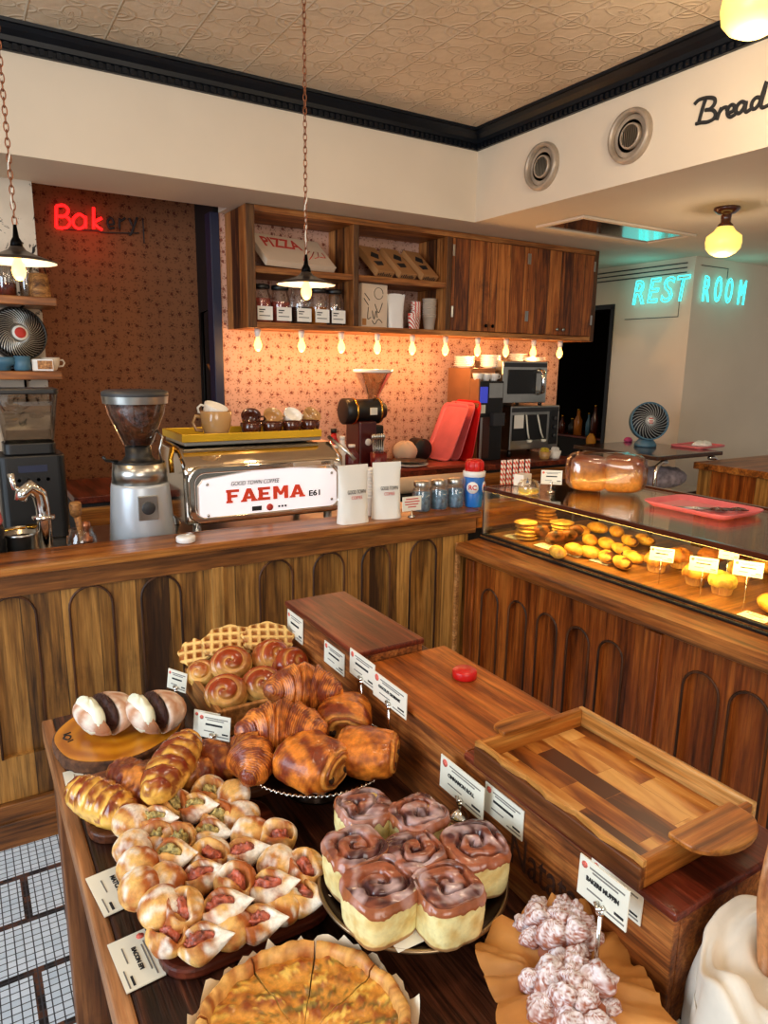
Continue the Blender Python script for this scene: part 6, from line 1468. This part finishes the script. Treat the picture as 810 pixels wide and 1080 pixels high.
def croissant(label, px, py, z, rz, s=1., arcd=105., tilt=(0, 0), seed=0):
    q = P(px, py, 2, z); t = thing('croissant', label, 'croissant', (q.x, q.y, z), rot=Matrix.Rotation(rz, 3, 'Z') @ Matrix.Rotation(tilt[0], 3, 'X') @ Matrix.Rotation(tilt[1], 3, 'Y'))
    R0 = .060*s; ar = math.radians(arcd)
    def fn(u, v):
        a = (u-.5)*ar*1.15; e = abs(u-.5)*2
        rad = (.0400*(1-e**1.7)+.009)*s*(1 if e < .999 else 0)
        seg = e*3.6+.30*math.cos(v)*(1 if u > .5 else -1)*.6; fr = seg % 1.0
        step = 1.10-.20*fr
        lam = .012*math.sin((seg*6.1)*2*PI+1.5*math.sin(v*2))
        cv, sv = math.cos(v), math.sin(v)
        rr_ = rad*(step+lam+.03*nz(u*14, cv*2, sv*2, 1, seed))
        if e > .97: rr_ *= max(0, (1-e)/.03)**.5
        xc, yc = R0*1.25*math.sin(a), R0*(math.cos(a)-1)*.95
        nx_, ny_ = math.sin(a), math.cos(a)
        x = xc+nx_*rr_*cv; y = yc+ny_*rr_*cv; zz_ = rr_*sv*.92+.002*nz(x*130, y*130, u*9, 1, seed)
        dk = .22+.55*(1-fr)+1.0*nz(x*60, y*60, zz_*60, 1, seed+1)+26*lam
        col = mx(c3(222, 130, 48), c3(118, 44, 14), dk); col = mx(col, c3(240, 178, 98), .85*math.exp(-((fr-.96)/.05)**2))
        if sv < -.5: col = mx(col, c3(190, 116, 54), .4)
        return (x, y, zz_, col)
    MB().surf(250, 48, fn).build('croissant_body', M['crust_flaky'], t)
zf = SZ+.001
croissant('large croissant lying across the middle of the dark plate', 298, 769, zf+.052, math.radians(-30), 1.12, 105, (-.35, 0), 1)
croissant('croissant at the back of the plate pointing to the dark red crate', 320, 727, zf+.074, math.radians(-22), 1.08, 100, (-.3, .1), 3)
croissant('croissant seen end-on at the left edge of the dark plate', 265, 799, zf+.034, math.radians(-100), .80, 110, (.0, .15), 2)
def pain(label, px, py, z, rz, s, seed, tilt=(0, 0)):
    q = P(px, py, 2, z); t = thing('pain_au_chocolat', label, 'pastry', (q.x, q.y, z), rot=Matrix.Rotation(rz, 3, 'Z') @ Matrix.Rotation(tilt[0], 3, 'X') @ Matrix.Rotation(tilt[1], 3, 'Y'))
    Lh, W, H = .048*s, .052*s, .036*s
    def fn(u, v):
        d_ = -math.cos(PI*u); s_ = math.sin(PI*u)
        sx = math.copysign(abs(d_)**.62, d_); sr = s_**.34
        cv, sv = math.cos(v), math.sin(v)
        x = W*math.copysign(abs(cv)**.82, cv)*sr; zz_ = H*math.copysign(abs(sv)**.85, sv)*sr; y = Lh*sx
        rho = math.hypot(x/W, zz_/H)
        lam = math.sin(v*1.0+rho*20) if abs(d_) > .74 else math.sin(y/Lh*5+2.2*math.sin(v)+1.5*nz(x*20, y*20, 0, 1, seed))
        endm = max(0, (abs(d_)-.75)/.25)
        y += math.copysign(.0045*lam*endm, d_)
        zz_ += .0015*lam*(1-endm)+.0025*nz(x*40, y*40, v, 1, seed); 
        g = nz(x*45, y*45, zz_*45, 1, seed+1)
        col = mx(c3(220, 126, 40), c3(124, 46, 14), .34+1.1*g+.26*lam+.12*max(0, sv))
        col = mx(col, mx(c3(236, 168, 82), c3(132, 60, 20), .5+.6*lam), .9*endm)
        return (x, y, zz_, col)
    MB().surf(110, 90, fn).build('pastry_body', M['crust_flaky'], t)
    for sx in (-1, 1):
        MB().lathe([(0, -.005), (.006, -.004), (.0075, .0), (.006, .003), (0, .004)], 12, (sx*.019*s, -Lh*1.0, -.006*s), 'Y').build('chocolate', M['grounds'], t)
pain('chocolate croissant at the front of the dark plate', 329, 803, zf+.036, math.radians(28), 1.1, 2)
pain('chocolate croissant at the right edge of the dark plate', 387, 793, zf+.034, math.radians(50), 1.04, 4)
pain('round-backed chocolate croissant behind the other two on the dark plate', 363, 756, zf+.040, math.radians(-30), 1.02, 6)

# ------------------------------------------------------------------ cinnamon rolls
sB = Vector((.488, .708, 0)); cake_stand('dark footed plate with a plain rim carrying seven cinnamon rolls', sB, .131, .845, M['tarnish'], 'plain')
def cinnamon(label, px, py, rz, seed, s=1.):
    zt2 = .845+.062; q = P(px, py, 2, zt2); t = thing('cinnamon_roll', label, 'cinnamon roll', (q.x, q.y, .8485), rz)
    a, H = .0415*s, .060
    def sq(v): 
        cv, sv = math.cos(v), math.sin(v); k = (abs(cv)**3.4+abs(sv)**3.4)**(-1/3.4); return cv*k, sv*k
    def fn(u, v):
        x0_, y0_ = sq(v); n1 = nz(x0_*2, y0_*2, u*3, 1, seed)
        if u < .12: k = u/.12*.93; z = 0
        elif u < .80: k = .93+.07*math.sin((u-.12)/.68*PI*.8)+.025*n1; z = (u-.12)/.68*H*.93
        else: k = (1-(u-.80)/.20)**.6*.99; z = H*(.93-.02*math.sin((u-.8)/.2*PI/2))
        x, y = a*x0_*k, a*y0_*k
        g = nz(x*60, y*60, z*60, 1, seed+2)
        col = mx(c3(240, 228, 166), c3(222, 190, 116), .22+.9*g+1.6*max(0, z/H-.80)*3)
        if z < .006: col = mx(col, c3(146, 84, 40), .8)
        return (x, y, z+.0015*g, col)
    MB().surf(34, 56, fn).build('bun_crumb', M['crumb'], t)
    def gl(u, v):
        x0_, y0_ = sq(v); th = v/(2*PI); k = min(1., u*1.06)
        wv = nz(x0_*1.6*u, y0_*1.6*u, 2, 1, seed)
        sp_ = (u*2.05-th+.30*wv+seed*.13) % 1.0
        gw = min(sp_, 1-sp_); groove = math.exp(-(gw/.13)**2)*(1 if u < .70 else max(0, 1-(u-.70)*6))
        dome = H*(1.085-.07*k**4)
        x, y = a*x0_*k*1.018, a*y0_*k*1.018
        z = dome-.0075*groove+.003*wv
        if u > .90: z = dome-.004-.006*(u-.90)/.10-.006*max(-.4, nz(x0_*3, y0_*3, 0, 1.5, seed))
        g = nz(x*48, y*48, 0, 1, seed+1); g2 = nz(x*75+9, y*75, 3, 1, seed+4)
        col = mx(c3(158, 88, 60), c3(80, 44, 44), .45+1.0*g+.55*groove)
        col = mx(col, c3(206, 178, 178), max(0, min(.85, .10+1.0*nz(x*40+5, y*40, 1, 1, seed+3)+.25*g2-.25*groove)))
        if u > .88: col = mx(col, c3(172, 100, 56), .5+.4*g)
        if u > .9: x *= 1.022; y *= 1.022
        return (x, y, z, col)
    MB().surf(48, 88, gl, True, True, False).build('cinnamon_glaze', M['crust_gloss'], t)
for i, (px, py, l) in enumerate(((384, 849, 'at the back left of the plate'), (441, 857, 'at the back right of the plate, before the rod'), (375, 892, 'at the left end of the middle row'), (436, 896, 'in the centre of the plate'), (501, 889, 'at the right end of the middle row, by the stencilled crate'), (401, 931, 'at the front left with its pale side showing'), (472, 934, 'at the front right with its pale side showing'))):
    cinnamon('glazed square cinnamon roll '+l, px, py, (-.10, .06, .03, 0, -.22, .05, -.05)[i], i, (.97, .97, .98, .94, 1.03, 1.07, 1.0)[i])
t = thing('paper_sheet', 'white paper sheet poking out under the front cinnamon rolls', 'paper', (.462, .652, .8488), -.03); MB().box(-.062, .062, -.05, .03, -.0, .0006).build('sheet', M['paper'], t)

# ------------------------------------------------------------------ quiche
qc = P(319, 1094, 2, TZ+.04); QR = .122
t = thing('quiche_board', 'dark plate under the sliced quiche at the bottom edge', 'plate', (qc.x, qc.y, TZ+.0005)); MB().lathe([(0, 0), (QR*.9, 0), (QR*1.06, .006), (QR*1.04, .009), (QR*.9, .004), (0, .004)], 48).build('plate_body', M['board'], t)
t = thing('parchment_liner', 'crinkled white parchment liner around the sliced quiche', 'parchment paper', (qc.x, qc.y, TZ+.006))
def lin_(u, v):
    r = QR*(.92+.15*u); fold = nz(math.cos(v)*5, math.sin(v)*5, 0, 1.4, 2)
    return (r*math.cos(v)*(1+.03*u*fold), r*math.sin(v)*(1+.03*u*fold), .001+u*(.036+.014*max(-.4, fold)))
mb = MB().surf(6, 120, lin_, True, False, False); mb.lathe([(0, 0), (QR*.92, .0005)], 60); mb.build('paper', M['white_parch'], t)
def dirpx(px, py): p = P(px, py, 2, TZ+.04); return math.atan2(p.y-qc.y, p.x-qc.x)
cuts = sorted([dirpx(272, 1030), dirpx(332, 1007), dirpx(380, 1038)]); step_ = 2*PI/8
cuts = [cuts[0]-3*step_, cuts[0]-2*step_, cuts[0]-step_]+cuts+[cuts[-1]+step_, cuts[-1]+step_*1.9]
cuts = sorted(a % (2*PI) for a in cuts)
names_ = ['first', 'second', 'third', 'fourth', 'fifth', 'sixth', 'seventh', 'eighth']
M['custard'] = crust('baked_custard', .3, .35, 110, .25, .3)
for i in range(8):
    a0, a1 = cuts[i], cuts[(i+1) % 8]+(2*PI if i == 7 else 0); g_ = .012
    t = thing('quiche_slice', names_[i]+' quiche slice anticlockwise from the right-hand side, still in its round', 'quiche', (qc.x, qc.y, TZ+.0085), group='slices of the quiche')
    def q_(u, v, a0=a0, a1=a1):
        th = a0+g_+(a1-a0-2*g_)*v; r = QR*.90*u
        x, y = r*math.cos(th), r*math.sin(th); n1 = nz(x*60, y*60, 0, 1, 2); n2 = nz(x*120, y*120, 0, 1, 4)
        col = mx(c3(220, 150, 58), c3(150, 70, 26), .35+.85*n1+.45*n2); 
        if n2 > .45: col = mx(col, c3(240, 196, 90), .8)
        if nz(x*95, y*95, 2, 1, 6) > .48: col = mx(col, c3(88, 84, 36), .7)
        return (x, y, .030+.003*n1+.002*n2, col)
    nu, nv = 26, 18; mb = MB(); V, Cc, Fc = [], [], []
    for k in range(nu+1):
        for j in range(nv+1): p = q_(max(.03, k/nu), j/nv); V.append(p[:3]); Cc.append(p[3])
    for k in range(nu):
        for j in range(nv): o_ = k*(nv+1)+j; Fc.append((o_, o_+1, o_+nv+2, o_+nv+1))
    mb.add(V, Fc, True, Cc)
    for j in (0, nv):
        V = []; 
        for k in range(nu+1): p = q_(max(.03, k/nu), j/nv); V += [p[:3], (p[0], p[1], .002)]
        mb.add(V, [(2*k, 2*k+1, 2*k+3, 2*k+2) for k in range(nu)], False, [c3(236, 196, 110)]*len(V))
    mb.build('custard', M['custard'], t)
    prof = [(.86, .001), (.93, .002), (.985, .030), (1.0, .040), (.965, .045), (.90, .041), (.885, .030)]
    mb = MB(); V, Cc = [], []; nv2 = 24
    for j in range(nv2+1):
        th = a0+g_+(a1-a0-2*g_)*j/nv2; w_ = 1+.012*math.sin(th*17)+.01*nz(math.cos(th)*6, math.sin(th)*6, 0, 1, 3)
        for (pr__, pz) in prof:
            r = QR*pr__*w_; V.append((r*math.cos(th), r*math.sin(th), pz+.003*nz(math.cos(th)*7, math.sin(th)*7, pr__*4, 1, 5) if pz > .02 else pz)); Cc.append(mx(c3(226, 170, 92), c3(166, 90, 36), .3+.9*nz(math.cos(th)*12, math.sin(th)*12, pr__*9, 1, 1)))
    n_ = len(prof); mb.add(V, [(j*n_+k, j*n_+(k+1) % n_, (j+1)*n_+(k+1) % n_, (j+1)*n_+k) for j in range(nv2) for k in range(n_)], True, Cc)
    mb.add([V[k] for k in range(n_)], [tuple(range(n_))], False, [Cc[0]]*n_); mb.add([V[nv2*n_+k] for k in range(n_)], [tuple(range(n_))], False, [Cc[0]]*n_)
    mb.build('crust', M['crust'], t)

# ------------------------------------------------------------------ sugared muffins in a parchment-lined basket
mc = P(596, 1046, 2, TZ+.055)
t = thing('wicker_basket', 'round wicker basket lined with brown parchment at the bottom edge', 'basket', (mc.x-.006, mc.y-.01, TZ+.0005))
mb = MB()
for k in range(8):
    z = .004+.0085*k; r = .058+.0016*k; pts = []
    for j in range(96): a = 2*PI*j/96; rr_ = r+.0022*math.sin(a*24+(PI if k % 2 else 0)); pts.append((rr_*math.cos(a), rr_*math.sin(a), z))
    mb.tube(pts, .0036, 5, True)
mb.build('weave', M['wicker'], t); MB().lathe([(0, 0), (.058, 0), (.058, .003), (0, .003)], 32).build('basket_floor', M['wicker'], t)
t = thing('parchment_liner', 'brown parchment sheet spread in the wicker basket under the sugared muffins', 'parchment paper', (mc.x, mc.y, TZ+.005))
def pf(u, v):
    sq_ = 1+.30*abs(math.sin(2*v+.9))**4; r = (.052*u if u < .5 else .026+.083*(u-.5)*2*sq_*.86)
    z = .003 if u < .25 else .003+.068*min(1, (u-.25)/.40)-(.012*(u-.65)/.35*math.cos(3*v+.4) if u > .65 else 0)
    f_ = nz(math.cos(v)*4, math.sin(v)*4, u*2, 1.3, 3)
    f2_ = nz(math.cos(v)*4.5, math.sin(v)*4.5, u*2, 1.3, 6); cr = abs(f2_)**.5*math.copysign(1, f2_)
    return (r*math.cos(v)*(1+.07*f_*u), r*math.sin(v)*(1+.07*f_*u), z+.012*f_*u*u+.005*cr*u)
MB().surf(22, 110, pf, True, True, False).build('paper', M['parchment'], t)
def sugar_muffin(label, px, py, z, r, seed):
    q = P(px, py, 2, z); t = thing('sugared_muffin', label, 'muffin', (q.x, q.y, z-.058))
    MB().surf(8, 60, lambda u, v: ((r*.62+.20*r*u)*(1+.03*math.cos(v*18))*math.cos(v), (r*.62+.20*r*u)*(1+.03*math.cos(v*18))*math.sin(v), .045*u, mx(c3(150, 84, 44), c3(196, 124, 66), u)), True, False, False).build('muffin_base', M['crust'], t)
    rn = random.Random(seed); mb = MB()
    def blob(cx, cy, cz, br, sd):
        def fn(u, v):
            ph = PI*u; d_ = (math.sin(ph)*math.cos(v), math.sin(ph)*math.sin(v), math.cos(ph)); k = br*(1+.34*nz(d_[0]*1.1+cx*50, d_[1]*1.1, d_[2]*1.1, 1, sd)+.06*nz(d_[0]*4, d_[1]*4, d_[2]*4, 1, sd+2))
            n = .5*nz(d_[0]*4+cx*90, d_[1]*4, d_[2]*4, 1, sd+1)+.8*nz(d_[0]*13+cx*90, d_[1]*13, d_[2]*13, 1, sd+2, 2)
            col = mx(c3(158, 88, 60), c3(240, 232, 236), .10+.80*max(0, d_[2]+.2*n)+.8*n)
            return (cx+d_[0]*k*1.08, cy+d_[1]*k, cz+d_[2]*k*.92, col)
        mb.surf(30, 40, fn)
    mb.surf(12, 24, lambda u, v: (r*.98*math.sin(PI*u*.5)*math.cos(v), r*.98*math.sin(PI*u*.5)*math.sin(v), .040+.022*math.cos(PI*u*.5), c3(166, 94, 62)), True, True, False)
    for ring, (n, rr_, cz) in enumerate(((8, .86, .046), (6, .50, .060), (1, .0, .068))):
        for k in range(n):
            a = 2*PI*(k+.5*(ring % 2))/n+rn.uniform(-.25, .25); br = r*rn.uniform(.25, .40); blob(r*rr_*math.cos(a), r*rr_*math.sin(a), cz+rn.uniform(-.003, .007), br, rn.randrange(8))
    mb.build('crumble_top', M['sugar'], t)
M['sugar'] = crust('sugared_crumble', .7, .5, 160, 0, .12)
sugar_muffin('icing-sugared crumble muffin at the back of the parchment-lined basket', 588, 975, TZ+.085, .045, 3)
sugar_muffin('icing-sugared crumble muffin at the front of the parchment-lined basket', 602, 1040, TZ+.085, .048, 8)

# ------------------------------------------------------------------ linen-draped basket with a baguette
bcx = P(850, 1040, 1, .285); bx_, by_ = bcx.x, .285
bz_ = P(800, 952, 1, by_+.09).z
t = thing('linen_basket', 'basket draped in off-white linen at the right edge of the table', 'basket', (bx_, by_, TZ+.0005))
hb = bz_-TZ
MB().lathe([(.065, 0), (.075, .005), (.084, hb*.8), (.078, hb*.8), (.068, .01), (0, .01)], 40).build('basket_body', M['wicker'], t)
def cloth(u, v):
    f1 = math.sin(5*v+1.1+1.3*math.sin(2*v)); f2 = nz(math.cos(v)*3, math.sin(v)*3, u*2.5, 1, 4); f3 = math.sin(9*v+2.2+4*u)
    if u < .30: k = u/.30; r = .038+.052*k; z = hb*(1.0-.02*math.cos(k*PI)+.05*math.sin(k*7+3*v))
    elif u < .42: k = (u-.30)/.12; r = .090+.012*math.sin(k*PI/2); z = hb*(.99+.03*math.sin(k*PI))
    else: k = (u-.42)/.58; r = .102+.012*k; z = hb*(.99-.93*k)
    amp = max(0, u-.2)
    r *= 1+.12*amp*f1+.10*amp*f2+.05*amp*f3*k
    z += .014*f1*(1 if .2 < u < .6 else .2)
    return (r*math.cos(v), r*math.sin(v), max(.002, z))
MB().surf(44, 150, cloth, True, False, False).build('linen_cloth', M['linen'], t)
top = P(806, 838, 1, by_+.02); bot = Vector((bx_+.0, by_+.0, TZ+.03))
ax_ = (P(858, 842, 1, by_+.03)-bot); LB = ax_.length
t = thing('baguette', 'floured rustic loaf standing upright in the linen-draped basket', 'bread', bot, rot=ax_.to_track_quat('Z', 'Y').to_matrix())
def bg_(u, v):
    ph = PI*u; s = math.sin(ph)**.42; r = .040*s*(1+.06*nz(u*5, math.cos(v), math.sin(v), 1, 2)); z = LB*.5*(1-math.cos(ph))
    x, y = r*math.cos(v), r*math.sin(v); g = nz(x*50, y*50, z*30, 1, 1)
    return (x, y, z, mx(mx(c3(206, 140, 84), c3(150, 84, 46), .4+.9*g), c3(238, 222, 202), .25+1.0*nz(x*40, y*40, z*22, 1, 5)))
MB().surf(50, 36, bg_).build('loaf_crust', M['floured'], t)
